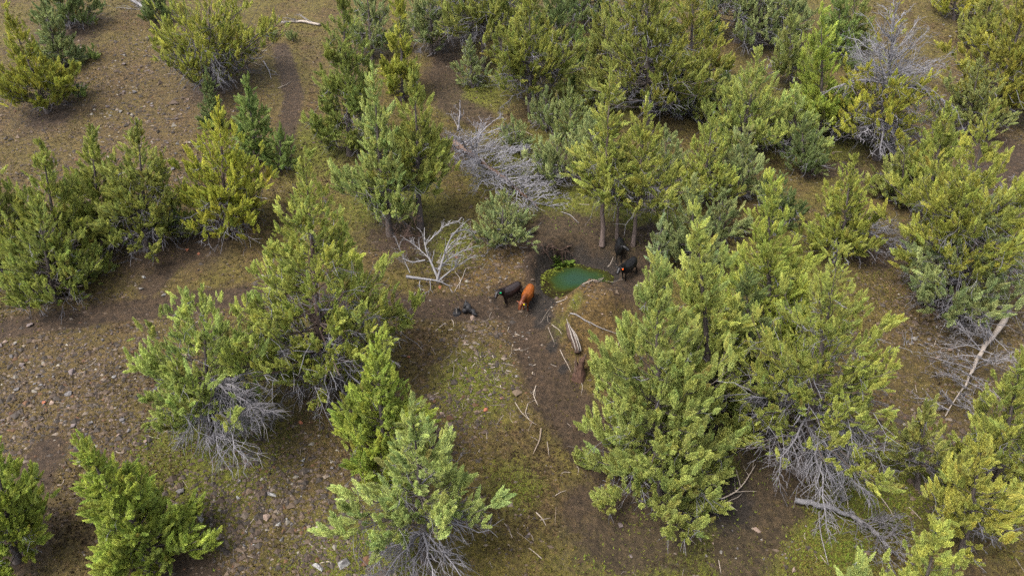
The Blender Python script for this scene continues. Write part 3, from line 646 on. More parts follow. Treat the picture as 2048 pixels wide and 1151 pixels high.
J(55, (1712, 302), (1670, 520), 76, 'lone pointed juniper in front of the shaded bare ground at right', 'cone', (.14, .14, .022), cb=.08, dens=.85, dead=.4)
J(56, (1988, 182), (1890, 590), 140, 'big windswept olive juniper on the right, leaning outward', 'broad', (.155, .15, .024), cb=.14, dens=.8, dead=.7)
J(57, (1905, 188), (1845, 430), 62, 'darker juniper pressed against the big windswept one', 'cone', (.12, .128, .022), cb=.08, dens=.95, dead=.4)
J(58, (1990, 385), (1895, 625), 122, 'low grey-green juniper spreading under the big windswept one', 'broad', 'grey', cb=.05, dens=.6, dead=.9)
J(59, (1800, -50), (1752, 318), 112, 'half-dead juniper with bare silvery top and orange-green patches', 'broad', 'mustard', cb=.15, dens=.34, dead=1.0, deadtop=.5, limbs=1.1, leanmax=.3, spr=1.8, bc=(.8, .8, .85), sprays=[(-140, .25, -5, 4.5, 30), (-110, .25, -10, 4, 30), (-20, .45, 5, 5, 26), (15, .5, 15, 5, 26), (160, .45, 10, 4.5, 24)])
J(60, (2075, -70), (1985, 235), 105, 'olive juniper cut by the top right corner', 'col', (.15, .135, .02), cb=.06, dens=.95, dead=.4)
J(61, (1565, -110), (1562, 85), 60, 'dim grey juniper at the top edge left of the tall bright one', 'cone', 'grey', cb=.12, dens=.6, dead=.8)
J(62, (1668, -40), (1675, 120), 42, 'grey-green juniper behind the tall bright narrow one', 'cone', 'green', cb=.06, dens=.8, dead=.4)
J(63, (1752, 183), (1757, 285), 26, 'slim green young juniper at the foot of the half-dead tree', 'col', 'green', cb=.04, dens=.85, dead=.3)
J(69, (1495, 255), (1470, 392), 66, 'grey-green low juniper under the one with exposed leaning stem', 'broad', 'grey', cb=.08, dens=.7, dead=.7)
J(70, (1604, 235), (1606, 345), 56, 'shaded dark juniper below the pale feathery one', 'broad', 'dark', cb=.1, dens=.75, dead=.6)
J(71, (1802, 272), (1802, 405), 58, 'dim olive juniper left of the big windswept pair', 'broad', (.12, .12, .026), cb=.06, dens=.75, dead=.6)
J(72, (1112, -70), (1118, 112), 58, 'dark olive juniper behind the one with dark straight trunk', 'cone', 'dark', cb=.15, dens=.65, dead=.8)
J(73, (922, -70), (925, 82), 55, 'grey-olive juniper at the top edge beside the dark bare trunk', 'cone', (.115, .12, .035), cb=.15, dens=.6, dead=.8)
J(74, (1222, -50), (1214, 135), 56, 'olive juniper at the left flank of the forked one', 'cone', (.13, .128, .026), cb=.1, dens=.75, dead=.6)
J(75, (1345, 70), (1352, 235), 60, 'greyish juniper in front of the forked one at the top', 'cone', (.12, .125, .04), cb=.1, dens=.65, dead=.9)
J(76, (1520, -70), (1520, 105), 62, 'twiggy dim juniper between the sparse dark-stemmed one and the tall bright one', 'cone', 'grey', cb=.12, dens=.5, dead=1.0)
J(77, (1905, -90), (1908, 40), 46, 'orange-green juniper at the top edge right of the silvery dead top', 'broad', 'mustard', cb=.1, dens=.7, dead=.4)
J(78, (1965, 105), (1935, 265), 72, 'grey-olive juniper uphill of the windswept pair', 'broad', (.13, .13, .036), cb=.06, dens=.75, dead=.6)
J(79, (1832, 800), (1836, 975), 66, 'thin dusky juniper with dark stem below the bleached trunk', 'broad', (.12, .115, .024), cb=.25, dens=.4, dead=1.0)
J(80, (1332, 250), (1335, 385), 54, 'grey twiggy juniper right behind the tall bare-stemmed pair', 'broad', 'grey', cb=.08, dens=.55, dead=1.0)
J(81, (1140, 165), (1140, 292), 50, 'dull green juniper left of the tall bare-stemmed pair', 'broad', (.105, .115, .032), cb=.08, dens=.7, dead=.7)
J(82, (1182, 222), (1184, 335), 42, 'small dusky juniper directly behind the left bare stem', 'broad', 'grey', cb=.06, dens=.6, dead=.8)
J(83, (560, 255), (560, 340), 34, 'small dark green juniper right of the golden pointed one', 'broad', 'green', cb=.05, dens=.85, dead=.3)
J(84, (330, 395), (340, 470), 40, 'low dark juniper bush at the right end of the clump above the trail', 'round', 'green', cb=.04, dens=.7, dead=.8)
J(85, (1448, 130), (1445, 235), 50, 'dusky juniper right of the little bleached dead shrub', 'broad', 'dark', cb=.1, dens=.6, dead=.9)
J(86, (1562, 345), (1560, 450), 48, 'dark low juniper uphill of the dense yellow-green one', 'broad', 'dark', cb=.06, dens=.7, dead=.8)
J(87, (1092, 175), (1092, 262), 40, 'grey twiggy bush-like juniper below the dark straight trunk', 'round', 'grey', cb=.06, dens=.5, dead=1.0)
J(88, (1255, 60), (1262, 205), 48, 'dull slim juniper in the shade of the forked one', 'cone', (.11, .115, .03), cb=.12, dens=.7, dead=.8)
J(89, (1672, 170), (1680, 275), 40, 'small dim juniper between the tall bright one and the half-dead tree', 'broad', 'grey', cb=.06, dens=.5, dead=.9)
J(90, (1846, 300), (1850, 395), 44, 'dim olive juniper at the left foot of the windswept pair', 'broad', (.12, .12, .026), cb=.06, dens=.7, dead=.8)
J(91, (1445, 380), (1448, 470), 44, 'bluish low juniper just behind the narrow tall one', 'broad', 'grey', cb=.06, dens=.7, dead=.6)
J(92, (940, 70), (945, 175), 36, 'low grey juniper at the foot of the dark bare trunk', 'broad', 'grey', cb=.06, dens=.5, dead=1.0)
J(93, (1405, 92), (1400, 242), 56, 'olive juniper behind the bright small one near the bare-stemmed pair', 'cone', (.13, .13, .028), cb=.12, dens=.75, dead=.8)
J(94, (1582, 15), (1582, 178), 54, 'dull green juniper uphill of the pale feathery one', 'cone', (.115, .12, .028), cb=.15, dens=.7, dead=.8)
J(95, (1702, -40), (1706, 105), 48, 'dim juniper at the top edge left of the silvery dead top', 'cone', (.115, .12, .03), cb=.1, dens=.7, dead=.6)
J(96, (1965, -50), (1968, 105), 58, 'olive juniper left of the one cut by the top right corner', 'cone', (.135, .128, .026), cb=.08, dens=.8, dead=.5)
J(97, (1020, -110), (1016, 75), 56, 'dark juniper between the dark bare trunk and the dark straight one', 'cone', (.105, .11, .026), cb=.15, dens=.7, dead=.8)
J(98, (1182, 85), (1186, 232), 46, 'olive juniper just left of the forked big one', 'cone', (.125, .125, .028), cb=.12, dens=.75, dead=.7)
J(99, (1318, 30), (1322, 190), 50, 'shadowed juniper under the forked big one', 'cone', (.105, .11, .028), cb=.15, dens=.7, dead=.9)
J(64, (1705, 108), (1706, 140), 26, 'dark green round bush left of the half-dead tree', 'round', 'dark', cb=.02, dens=.8, dead=.1, name='juniper_bush', cat='bush', group='low bushes')
J(65, (185, 88), (188, 118), 12, 'tiny juniper seedling on the stony slope near the top left', 'col', 'green', cb=.02, dens=.8, dead=.0, name='juniper_seedling', cat='seedling', group='juniper seedlings')
J(66, (156, 172), (158, 195), 14, 'tiny dark juniper seedling beside the leaning corner tree', 'round', 'green', cb=.02, dens=.8, dead=.0, name='juniper_seedling', cat='seedling', group='juniper seedlings')
J(67, (540, 52), (540, 76), 13, 'grey-green sagebrush in the mossy clearing below the pale fallen log', 'round', 'grey', cb=.02, dens=.8, dead=.2, name='sagebrush', cat='bush', group='low bushes')
J(68, (584, 62), (585, 82), 13, 'grey-green sagebrush beside the tall dense juniper in the clearing', 'round', 'grey', cb=.02, dens=.8, dead=.2, name='sagebrush', cat='bush', group='low bushes')
#@@REST
# ------------------------------------------------------------------ dead wood on the ground
def resample(P, n):
    P = np.asarray(P, float); d = np.r_[0, np.cumsum(np.linalg.norm(np.diff(P, axis=0), axis=1))]; t = np.linspace(0, d[-1], n)
    Q = np.stack([np.interp(t, d, P[:, i]) for i in range(3)], 1)
    if n > 4:
        for _ in range(1): Q[1:-1] = (Q[:-2] + 2 * Q[1:-1] + Q[2:]) / 4
    return Q
def bough(rng, bag, P, r, side=14, ter=3, frac=.45, c=(1, 1, 1), k=5, spread=.9, droop=.15, lo=.15):
    """a bare bough along a given path with twigs of two orders"""
    P = resample(P, 8); n = 8; t = np.linspace(0, 1, n); L = np.linalg.norm(P[-1] - P[0])
    bag.add(*tubes(P[None], (r * (1 - .8 * t))[None], k), c)
    if side <= 0: return
    ts = rng.uniform(lo, 1, side); i = np.minimum((ts * (n - 1)).astype(int), n - 2); f = (ts * (n - 1) - i)[:, None]
    S = P[i] * (1 - f) + P[i + 1] * f; T = unit(P[i + 1] - P[i])
    rad = rng.normal(0, 1, (side, 3)); rad -= (rad * T).sum(1)[:, None] * T; rad = unit(rad); rad[:, 2] = np.abs(rad[:, 2]) * .7
    D = unit(T * .75 + rad * spread)
    l2 = L * frac * (1 - .55 * ts) * rng.uniform(.5, 1.25, side)
    Q = twig_batch(rng, S, D, l2, droop, 5, .07); r2 = np.maximum(r * .5 * (1 - .5 * ts), .017)
    bag.add(*tubes(Q, r2[:, None] * np.linspace(1, .4, 5), 3), c)
    if ter > 0:
        m = side * ter; kk = np.repeat(np.arange(side), ter); j = rng.integers(1, 4, m)
        S3 = Q[kk, j]; D3 = unit(unit(Q[kk, j + 1] - Q[kk, j]) * .8 + rng.normal(0, .5, (m, 3)))
        Q3 = twig_batch(rng, S3, D3, l2[kk] * rng.uniform(.25, .6, m), droop, 3, .07)
        bag.add(*tubes(Q3, np.maximum(r2[kk] * .6, .012)[:, None] * np.linspace(1, .5, 3), 3), c)
def lift(o, root, h=.015):
    me = o.data; co = np.empty(len(me.vertices) * 3, np.float32); me.vertices.foreach_get('co', co); co = co.reshape(-1, 3)
    b = np.array(root.location); g = height(co[:, 0] + b[0], co[:, 1] + b[1]) - b[2] + h
    co[:, 2] = np.maximum(co[:, 2], g); me.vertices.foreach_set('co', co.ravel()); me.update()
def log_mesh(name, P, radii, mat, root, k=9, seed=0, c=(1, 1, 1)):
    rng = rngf(seed); P = np.asarray(P, float); n = max(8, len(P) * 3); Q = resample(P, n); Q[1:-1] += rng.normal(0, .35, (n - 2, 3)) * max(radii) * .6
    R = np.interp(np.linspace(0, 1, n), np.linspace(0, 1, len(radii)), radii) * rng.uniform(.92, 1.08, n)
    V, Fq = tubes(Q[None], R[None], k)
    V = V + rng.normal(0, .09, V.shape) * np.repeat(R, k)[:, None]
    nv = len(V); V = np.concatenate([V, Q[:1], Q[-1:]])
    caps = [(nv, (i + 1) % k, i, i) for i in range(k)] + [(nv + 1, nv - k + i, nv - k + (i + 1) % k, nv - k + (i + 1) % k) for i in range(k)]
    me = bpy.data.meshes.new(name); me.from_pydata(V.tolist(), [], Fq.tolist() + [f[:3] for f in caps])
    a = me.attributes.new('tint', 'FLOAT_COLOR', 'POINT'); a.data.foreach_set('color', np.tile(np.array([*c, 1], np.float32), len(V)))
    me.materials.append(mat); me.polygons.foreach_set('use_smooth', np.ones(len(me.polygons), bool)); NTRI[0] += len(Fq) * 2
    o = bpy.data.objects.new(name, me); COL.objects.link(o); o.parent = root; return o
DEADG = 'dead wood lying on the slope'
def fallen(seed, path, radii, boughs, label, cat='fallen tree', name='fallen_tree', tmat=None, bmat=None, raise_=.25, bl=2.5, br=.03, side=14, ter=3, lo=.15, c=(1, 1, 1), fwd=.55, upb=.25, spread=.9):
    rng = rngf(seed)
    W = [ground(*p[:2]) + np.array([0, 0, (p[2] if len(p) > 2 else raise_)]) for p in path]
    B = np.array(ground(*path[0][:2])); root = empty(name, B); tag(root, label, cat, DEADG)
    P = np.array(W) - B
    if radii: lift(log_mesh('trunk', P, radii, tmat or DEAD, root, seed=seed, c=c), root, -.05)
    bag = Bag(); Q = resample(P, 20)
    for j in range(boughs):
        t = lo + (1 - lo) * (j + rng.uniform(0, 1)) / boughs; i = min(int(t * 19), 18); T = unit(Q[i + 1] - Q[i])
        rad = rng.normal(0, 1, 3); rad -= (rad @ T) * T; rad = unit(rad); rad[2] = abs(rad[2]) * .8 + rng.uniform(-.15, .1)
        d = unit(T * fwd + rad + np.array([0, 0, upb * rng.uniform(0, 1)])); L = bl * (1 - .5 * t) * rng.uniform(.6, 1.25)
        pts = twig_batch(rng, Q[i][None], d[None], np.array([L]), .22, 6, .06)[0]
        bough(rng, bag, pts, br * rng.uniform(.7, 1.2), side, ter, .5, np.array(c) * rng.uniform(.85, 1.15), 4, spread)
    o = bag.build('branches', bmat or DEAD, root)
    if o is not None: lift(o, root); o['kind'] = 'stuff'
    return root
fallen(301, [(903, 292, .5), (950, 328, .6), (1010, 374, .6), (1075, 425, .4)], [.22, .18, .13, .05], 60, 'large fallen tree with a mass of bare silvery branches above the pond', bl=4.6, br=.05, side=14, ter=3, lo=.12, c=(1.45, 1.45, 1.5), fwd=.55, tmat=ROT)
fallen(302, [(2006, 648, .8), (1988, 682, .75), (1958, 712, .7), (1938, 762, .5), (1888, 838, .2)], [.15, .14, .10, .04, .02], 40, 'bleached fallen trunk with broken butt end, propped on the right slope', tmat=BONE, bl=3.0, br=.036, side=10, ter=2, lo=.25, c=(1.05, 1.02, 1))
fallen(303, [(1588, 1008, .3), (1640, 1020, .35), (1706, 1040, .25)], [.13, .125, .09], 5, 'short weathered log lying below the ragged leaning juniper', cat='log', name='fallen_log', bl=1.4, lo=.4)
fallen(304, [(1695, 1035, .3), (1740, 1075, .5), (1790, 1120, .3)], [.10, .08, .03], 20, 'brush pile of grey branches in front of the short log', cat='brush pile', name='brush_pile', bl=2.2, br=.025, side=10, ter=3, c=(.85, .82, .82))
fallen(305, [(915, 262, .0), (921, 256, .9), (922, 252, 1.9)], [.09, .07, .03], 7, 'small bare white snag uphill of the large fallen tree', cat='snag', name='dead_snag', bl=1.5, br=.03, side=6, ter=2, lo=.05, c=(1.35, 1.3, 1.28), fwd=.9)
fallen(306, [(1455, 152, .0), (1450, 148, .5), (1446, 146, .9)], [.06, .05, .03], 12, 'little bleached dead shrub near the top, right of centre', cat='dead shrub', name='dead_shrub', bl=1.6, br=.025, side=7, ter=2, lo=.0, c=(1.5, 1.5, 1.52), fwd=.6, upb=.8)
fallen(307, [(1688, 448, .5), (1735, 482, .6), (1800, 512, .3)], [.09, .07, .03], 22, 'grey tangle of fallen boughs behind the ragged leaning juniper', cat='brush pile', name='brush_pile', bl=2.6, br=.028, side=10, ter=2, c=(1.0, 1.0, 1.04), fwd=1.1)
fallen(308, [(2075, 430, .4), (2040, 418, .5), (1995, 402, .3)], [.10, .08, .03], 14, 'bleached dead boughs poking in at the right edge', cat='dead branch', name='dead_bough', bl=2.2, br=.03, side=8, ter=2, c=(1.45, 1.4, 1.36), fwd=1.0)
fallen(309, [(640, 53, .15), (605, 46, .15), (563, 47, .1)], [.13, .11, .05], 6, 'pale fallen log with loose branches in the top clearing', cat='log', name='fallen_log', bl=2.4, br=.04, side=3, ter=1, c=(1.35, 1.32, 1.28), fwd=1.2, upb=0, tmat=BONE)
fallen(310, [(312, 48, .35), (285, 22, .4), (240, -15, .3)], [.18, .15, .06], 16, 'fallen grey trunk with branches at the top edge, left of the round juniper', bl=3.0, br=.035, side=9, ter=2, c=(1.2, 1.18, 1.15))
fallen(311, [(1395, 250, .2), (1365, 225, .4), (1340, 195, .3)], [.07, .06, .03], 26, 'grey brush heap behind the tall bare-stemmed pair', cat='brush pile', name='brush_pile', bl=2.4, br=.025, side=9, ter=2, c=(.9, .9, .95))
fallen(312, [(1282, 492, .1), (1296, 478, .4), (1308, 455, .2)], [], 14, 'brown heap of dead twigs beside the right bare stem', cat='brush pile', name='brush_pile', bl=1.2, br=.018, side=9, ter=2, c=(.42, .34, .3), lo=0)
fallen(315, [(1600, 330, .2), (1580, 310, .3), (1555, 300, .2)], [.06, .05, .03], 18, 'grey brush below the pale feathery juniper', cat='brush pile', name='brush_pile', bl=2.0, br=.025, side=8, ter=2, c=(.9, .9, .95))
fallen(316, [(1790, 310, .2), (1765, 290, .4), (1740, 300, .2)], [.06, .05, .03], 22, 'grey heap of dead boughs at the foot of the half-dead juniper', cat='brush pile', name='brush_pile', bl=2.4, br=.028, side=9, ter=2, c=(1.05, 1.05, 1.08))
fallen(317, [(1195, 75, .2), (1215, 60, .6), (1228, 40, .9)], [.08, .07, .03], 12, 'pale dead limb leaning behind the slender sapling near the top', cat='dead branch', name='dead_bough', bl=2.2, br=.035, side=6, ter=2, c=(1.25, 1.25, 1.28))
fallen(313, [(1790, 700, .2), (1850, 690, .2)], [], 7, 'thin grey twigs strewn on the slope uphill of the bleached trunk', cat='branch', name='dead_bough', bl=1.6, br=.018, side=3, ter=1, lo=0, upb=0)
fallen(314, [(1700, 760, .25), (1730, 740, .4)], [], 8, 'grey bough ends sticking out downhill of the ragged juniper', cat='branch', name='dead_bough', bl=1.7, br=.02, side=8, ter=2, lo=0)
# the white branches left of the dark cow: boughs along traced paths
B = ground(884, 574); root = empty('dead_branch_heap', B); rng = rngf(320)
tag(root, 'heap of bare white curving branches left of the dark cow', 'branch pile', DEADG)
yb = B[1]; bag = Bag()
for pts, r, sd in (([(878, 560, .2), (862, 525, .5), (848, 490, 1.0), (849, 455, 1.6)], .085, 6), ([(874, 562, .1), (886, 515, .6), (903, 468, 1.3), (930, 446, 1.8)], .085, 10),
                   ([(812, 553, -.1), (850, 558, 0), (884, 562, .1), (905, 578, .1)], .10, 3), ([(876, 562, .1), (915, 530, .7), (955, 508, 1.4)], .06, 10), ([(876, 540, .3), (905, 510, .9), (950, 492, 1.6)], .055, 10),
                   ([(850, 520, .6), (825, 525, .4), (800, 515, .6)], .05, 8), ([(866, 535, .5), (880, 540, .6), (905, 500, 1.3)], .045, 6), ([(903, 468, 1.3), (935, 455, 1.9), (955, 480, 2.2)], .045, 9),
                   ([(862, 520, .6), (830, 490, 1.2), (800, 470, 1.5)], .04, 12), ([(886, 515, .7), (905, 480, 1.6), (945, 470, 2.2)], .04, 12), ([(860, 480, 1.2), (890, 450, 1.8), (920, 440, 2)], .035, 12),
                   ([(840, 560, 0), (838, 575, -.3), (850, 582, -.4)], .03, 4), ([(860, 562, 0), (862, 580, -.4), (840, 590, -.5)], .03, 4), ([(820, 545, .2), (800, 500, 1.0), (790, 470, 1.3)], .03, 12)):
    bough(rng, bag, np.array([at(x, y, yb + o) for x, y, o in pts]) - B, r, sd, 2, .4, np.array((1.25, 1.24, 1.22)) * rng.uniform(.8, 1.2), 6, .8, .08)
o = bag.build('branches', DEAD, root); lift(o, root); o['kind'] = 'stuff'
bag = Bag()
for j in range(26):
    p = at(rng.uniform(785, 850), rng.uniform(445, 520), yb + rng.uniform(1.0, 2.4)) - B
    bough(rng, bag, np.array([p, p + rng.normal(0, .5, 3) + np.array([0, 0, .4])]), .014, 8, 2, .6, (.42, .27, .2), 3)
o = bag.build('red_brown_twigs', DEAD, root); lift(o, root); o['kind'] = 'stuff'

# single sticks, each its own thing
STG = 'bleached sticks on the ground'
def stick(pts, r, label, mat=None, c=(1.2, 1.15, 1.08), h=.02, fork=0, seed=0, name='dead_stick', cat='stick'):
    r = r * .72
    P = np.array([ground(*p) for p in pts]); B = P[0].copy(); Q = clamp(resample(P, 8 if len(pts) > 2 else 4), h + r)
    rng = rngf(seed + 77); bag = Bag(); n = len(Q); rr = r * np.linspace(1, .45, n) * rng.uniform(.85, 1.15, n); rr[-1] *= .4; rr[0] *= .7
    bag.add(*tubes((Q - B)[None], rr[None], 6), c)
    o = bag.build(name, mat or BONE); o.location = B
    if fork:
        fb = Bag(); T = unit(Q[-1] - Q[0])
        S = (Q - B)[rng.integers(1, n - 1, fork)]; D = unit(T * .7 + rng.normal(0, .6, (fork, 3)) * np.array([1, 1, .25]))
        fb.add(*tubes(twig_batch(rng, S, D, np.linalg.norm(Q[-1] - Q[0]) * rng.uniform(.2, .5, fork), 0, 4, .06), (r * .5) * np.linspace(1, .4, 4)[None] * np.ones((fork, 1)), 4), c)
        f = fb.build('side_twigs', mat or BONE, o); lift(f, o, r); f['kind'] = 'stuff'
    tag(o, label, cat, STG); return o
stick([(1082, 858), (1080, 880), (1066, 910)], .07, 'thick curved stick lying beside the dirt track', c=(.85, .75, .62))
stick([(1030, 805), (1042, 825), (1055, 838), (1073, 850)], .035, 'long thin bowed pale stick below the pebbly clearing', fork=2)
stick([(1056, 808), (1050, 828), (1060, 842)], .04, 'hooked pale stick touching the long thin bowed one', seed=2)
stick([(1072, 772), (1066, 790), (1076, 812)], .05, 'pale forked stick at the left edge of the dirt track', c=(1.3, 1.25, 1.15), fork=4, seed=3)
stick([(1096, 655), (1110, 690)], .03, 'thin stick in the muddy outlet below the orange cow', seed=4)
stick([(1140, 628), (1170, 643), (1215, 662)], .06, 'grey pole lying across the low earth mound', mat=DEAD, fork=2, seed=5)
stick([(1104, 650), (1118, 660), (1124, 670)], .04, 'curved pale stick beside the broken white log', seed=6)
stick([(1072, 1025), (1085, 1038), (1092, 1052)], .045, 'crossed stick, the lower of a pair on the mossy flat', seed=7)
stick([(1080, 1040), (1102, 1036)], .03, 'crossed stick, the shorter of a pair on the mossy flat', seed=8)
stick([(1112, 1014), (1110, 1050)], .035, 'straight stick beside the crossed pair on the mossy flat', c=(.75, .65, .5), seed=9)
stick([(1110, 992), (1120, 985), (1133, 981)], .035, 'small bent stick at the skirt of the largest juniper', seed=10)
stick([(1366, 1026), (1400, 1022), (1435, 1010), (1462, 1008)], .06, 'long pale branch lying across the dark wet hollow', fork=3, seed=11)
stick([(1440, 1004), (1474, 990), (1492, 965), (1510, 935)], .05, 'branch arching up beside the dark wet hollow', fork=5, seed=12, h=.2)
stick([(1442, 999), (1475, 1022)], .04, 'straight stick crossing the branches in the wet hollow', seed=13)
stick([(1762, 996), (1780, 1020), (1794, 1050)], .035, 'thin pale stick on the bright moss right of the short log', seed=14)
stick([(1682, 978), (1692, 1010), (1694, 1030)], .05, 'upright-looking pale stick behind the short log', seed=15, h=.25)
stick([(1636, 1028), (1640, 1080), (1655, 1135)], .045, 'long grey stick sloping down in front of the short log', mat=DEAD, seed=16, h=.15)
stick([(1880, 652), (1920, 656), (1968, 662)], .04, 'long thin stick on the slope above the bleached trunk', seed=17)
stick([(527, 124), (538, 142), (543, 160)], .085, 'pale broken limb lying in the mossy clearing near the top', seed=18, fork=3, mat=DEAD, c=(1.5, 1.45, 1.4))
stick([(495, 122), (515, 130), (535, 136)], .045, 'thin pale limb pointing into the mossy clearing', seed=19, fork=2)
stick([(556, 178), (572, 172), (582, 165)], .05, 'short forked limb downhill of the pale broken one', seed=20, fork=2)
stick([(1282, 395), (1292, 415)], .04, 'short dark stick behind the pond on green moss', seed=21, mat=DEAD)
stick([(1122, 425), (1140, 430), (1158, 448)], .05, 'curved grey stick on the mossy bank behind the pond', seed=22, mat=DEAD)
stick([(1210, 538), (1222, 528), (1227, 514)], .05, 'crooked pale stick on the mud right of the pond', seed=23)
stick([(1165, 570), (1200, 562), (1208, 555)], .05, 'pale stick lying on the rim of the mound by the water', seed=24, fork=2)
stick([(1112, 606), (1135, 598)], .05, 'pale stick on the mound near the orange cow', seed=25)
stick([(910, 545), (922, 560), (918, 580)], .045, 'right of two long pale sticks beside the white branch heap', seed=26, c=(1.35, 1.32, 1.28))
stick([(932, 538), (924, 560), (908, 586)], .045, 'left-leaning pale stick beside the white branch heap', seed=27, c=(1.35, 1.32, 1.28))
stick([(1120, 700), (1135, 730), (1142, 745)], .04, 'slim stick lying by the foot of the rotten stump', seed=28)
stick([(1158, 752), (1166, 775), (1162, 790)], .03, 'thin white stick downhill of the rotten stump', seed=29)
stick([(1640, 1110), (1655, 1130)], .03, 'short stick in the greenery at the bottom edge', seed=30)
stick([(1365, 1062), (1392, 1090)], .04, 'pale stick on bright green moss at the bottom', seed=31)
stick([(1437, 1120), (1442, 1148)], .03, 'small stick near the bottom edge below the wet hollow', seed=32)
rng = rngf(330)
def stick_where(x, y):
    side = 'left' if x < 945 else ('middle' if x < 1000 else 'right')
    return '%s side of the pebbly clearing, %s' % (side, 'uphill part' if y < 705 else ('halfway down' if y < 730 else 'downhill part'))
for j, (x, y) in enumerate([(938, 690), (925, 702), (948, 715), (960, 712), (985, 712), (990, 735), (932, 735), (968, 740), (905, 660), (1000, 770), (950, 728), (1012, 742), (915, 718), (1025, 690), (1030, 668), (976, 728), (1040, 700), (1018, 655), (1065, 745), (1072, 730)]):
    a = rng.uniform(0, 3.14); l = rng.uniform(7, 15)
    stick([(x, y), (x + l * math.cos(a), y + l * math.sin(a) * .6)], rng.uniform(.035, .055), '%s bleached stick on the %s' % ('short' if l < 11 else 'longer', stick_where(x, y)), c=(1.4, 1.35, 1.25), seed=40 + j)

# stumps
def stump(name, px, py, r, h, label, mats, seed, lean=(0, 0), splinters=7, cat='stump', c=(1, 1, 1), slant=.5):
    rng = rngf(seed); B = ground(px, py); root = empty(name, B); tag(root, label, cat, 'old stumps and charred wood')
    k, n = 18, 7; V = []; F_ = []
    ph = rng.uniform(0, 6.28, 3); jag = rng.uniform(.75, 1.15, k)
    for j in range(n):
        f = j / (n - 1)
        for i in range(k):
            a = i / k * 2 * math.pi
            rr = r * (1.45 - .55 * min(1, f * 2.2) + .10 * math.sin(3 * a + ph[0]) + .07 * math.sin(5 * a + ph[1]) + rng.uniform(-.05, .05)) * (1 - .18 * f)
            z = f * h * (jag[i] * (1 - slant * .5) + slant * .5 * (1 + math.cos(a + ph[2]))) if j else -.15
            V.append((math.cos(a) * rr + lean[0] * z, math.sin(a) * rr + lean[1] * z, z))
    for j in range(n - 1):
        for i in range(k): F_.append((j * k + i, j * k + (i + 1) % k, (j + 1) * k + (i + 1) % k, (j + 1) * k + i))
    nb = len(V); 
    for i in range(k): p = V[(n - 1) * k + i]; V.append((p[0] * .45, p[1] * .45, p[2] * .72))
    for i in range(k): F_.append(((n - 1) * k + i, (n - 1) * k + (i + 1) % k, nb + (i + 1) % k, nb + i))
    V.append((lean[0] * h * .6, lean[1] * h * .6, h * .55)); ctr = len(V) - 1
    for i in range(k): F_.append((nb + i, nb + (i + 1) % k, ctr, ctr))
    me = bpy.data.meshes.new('stump_body'); me.from_pydata(V, [], [f if f[2] != f[3] else f[:3] for f in F_])
    a = me.attributes.new('tint', 'FLOAT_COLOR', 'POINT'); a.data.foreach_set('color', np.tile(np.array([*c, 1], np.float32), len(V)))
    me.materials.append(mats[0]); o = bpy.data.objects.new('stump_body', me); COL.objects.link(o); o.parent = root
    for s_ in range(splinters):
        a = rng.uniform(0, 6.28); q = rng.uniform(.4, .95) * r; hh = h * rng.uniform(.7, 1.35)
        P = np.array([(math.cos(a) * q, math.sin(a) * q, h * .3), (math.cos(a) * q * 1.05 + lean[0] * hh * .7, math.sin(a) * q * 1.05 + lean[1] * hh * .7, hh * .75), (math.cos(a) * q * 1.15 + lean[0] * hh, math.sin(a) * q * 1.15 + lean[1] * hh, hh)])
        b = Bag(); b.add(*tubes(P[None], np.array([[.16, .11, .01]]) * r * 1.4, 4), (1, 1, 1)); b.build('splinter', mats[1], root, False)
    return root
CHAR = m_wood('charred_wood', [(.3, (.006, .006, .007)), (.6, (.018, .017, .018)), (.85, (.05, .048, .05))], sc=5, rough=.6)
stump('rotten_stump', 1158, 752, .27, .95, 'broken brown rotten stump at the foot of the earth mound', (ROT, ROT), 401, (.06, .1), 8, c=(.75, .62, .58))
stump('charred_stump', 914, 626, .2, .34, 'small charred stump with pale heartwood left of the two nearer cows', (CHAR, BONE), 402, (0, 0), 5)
r_ = empty('charred_log', ground(932, 618)); tag(r_, 'black charred log end leaning downhill near the two nearer cows', 'log', 'old stumps and charred wood')
b0 = np.array(r_.location); p0 = ground(931, 622) - b0; p1 = ground(952, 634) - b0
log_mesh('charred_body', np.array([p0 + (0, 0, .45), p0 * .5 + p1 * .5 + (0, 0, .3), p1 + (0, 0, .12)]), [.22, .16, .07], CHAR, r_, 7, 403)
log_mesh('charred_flank', np.array([p0 + (-.05, -.12, .05), p0 + (.0, -.05, .35), p0 + (.05, .02, .75)]), [.16, .13, .03], CHAR, r_, 7, 404)
r_ = empty('broken_log', ground(1136, 655)); tag(r_, 'split grey and white broken log on the mound above the rotten stump', 'log', 'old stumps and charred wood')
b0 = np.array(r_.location); p0 = ground(1132, 662) - b0; p1 = ground(1154, 712) - b0
log_mesh('log_body', np.array([p0 + (0, 0, .5), p0 * .5 + p1 * .5 + (0, 0, .45), p1 + (0, 0, .2)]), [.08, .2, .15], ROT, r_, 9, 405, (.8, .8, .85))
for q, dx in enumerate((-.07, .1, .2)):
    log_mesh('pale_splinter', np.array([p0 + (dx * .3, -.05, .85 - q * .15), p0 * .5 + p1 * .5 + (dx, -.1, .72), p1 + (dx, -.02, .36)]), [.012, .045, .03], BONE, r_, 6, 406 + q)
r_ = empty('bank_roots', ground(1105, 505)); tag(r_, 'tangle of exposed brown roots in the bank at the back of the pond', 'roots', 'old stumps and charred wood')
rng = rngf(410); bag = Bag(); b0 = np.array(r_.location)
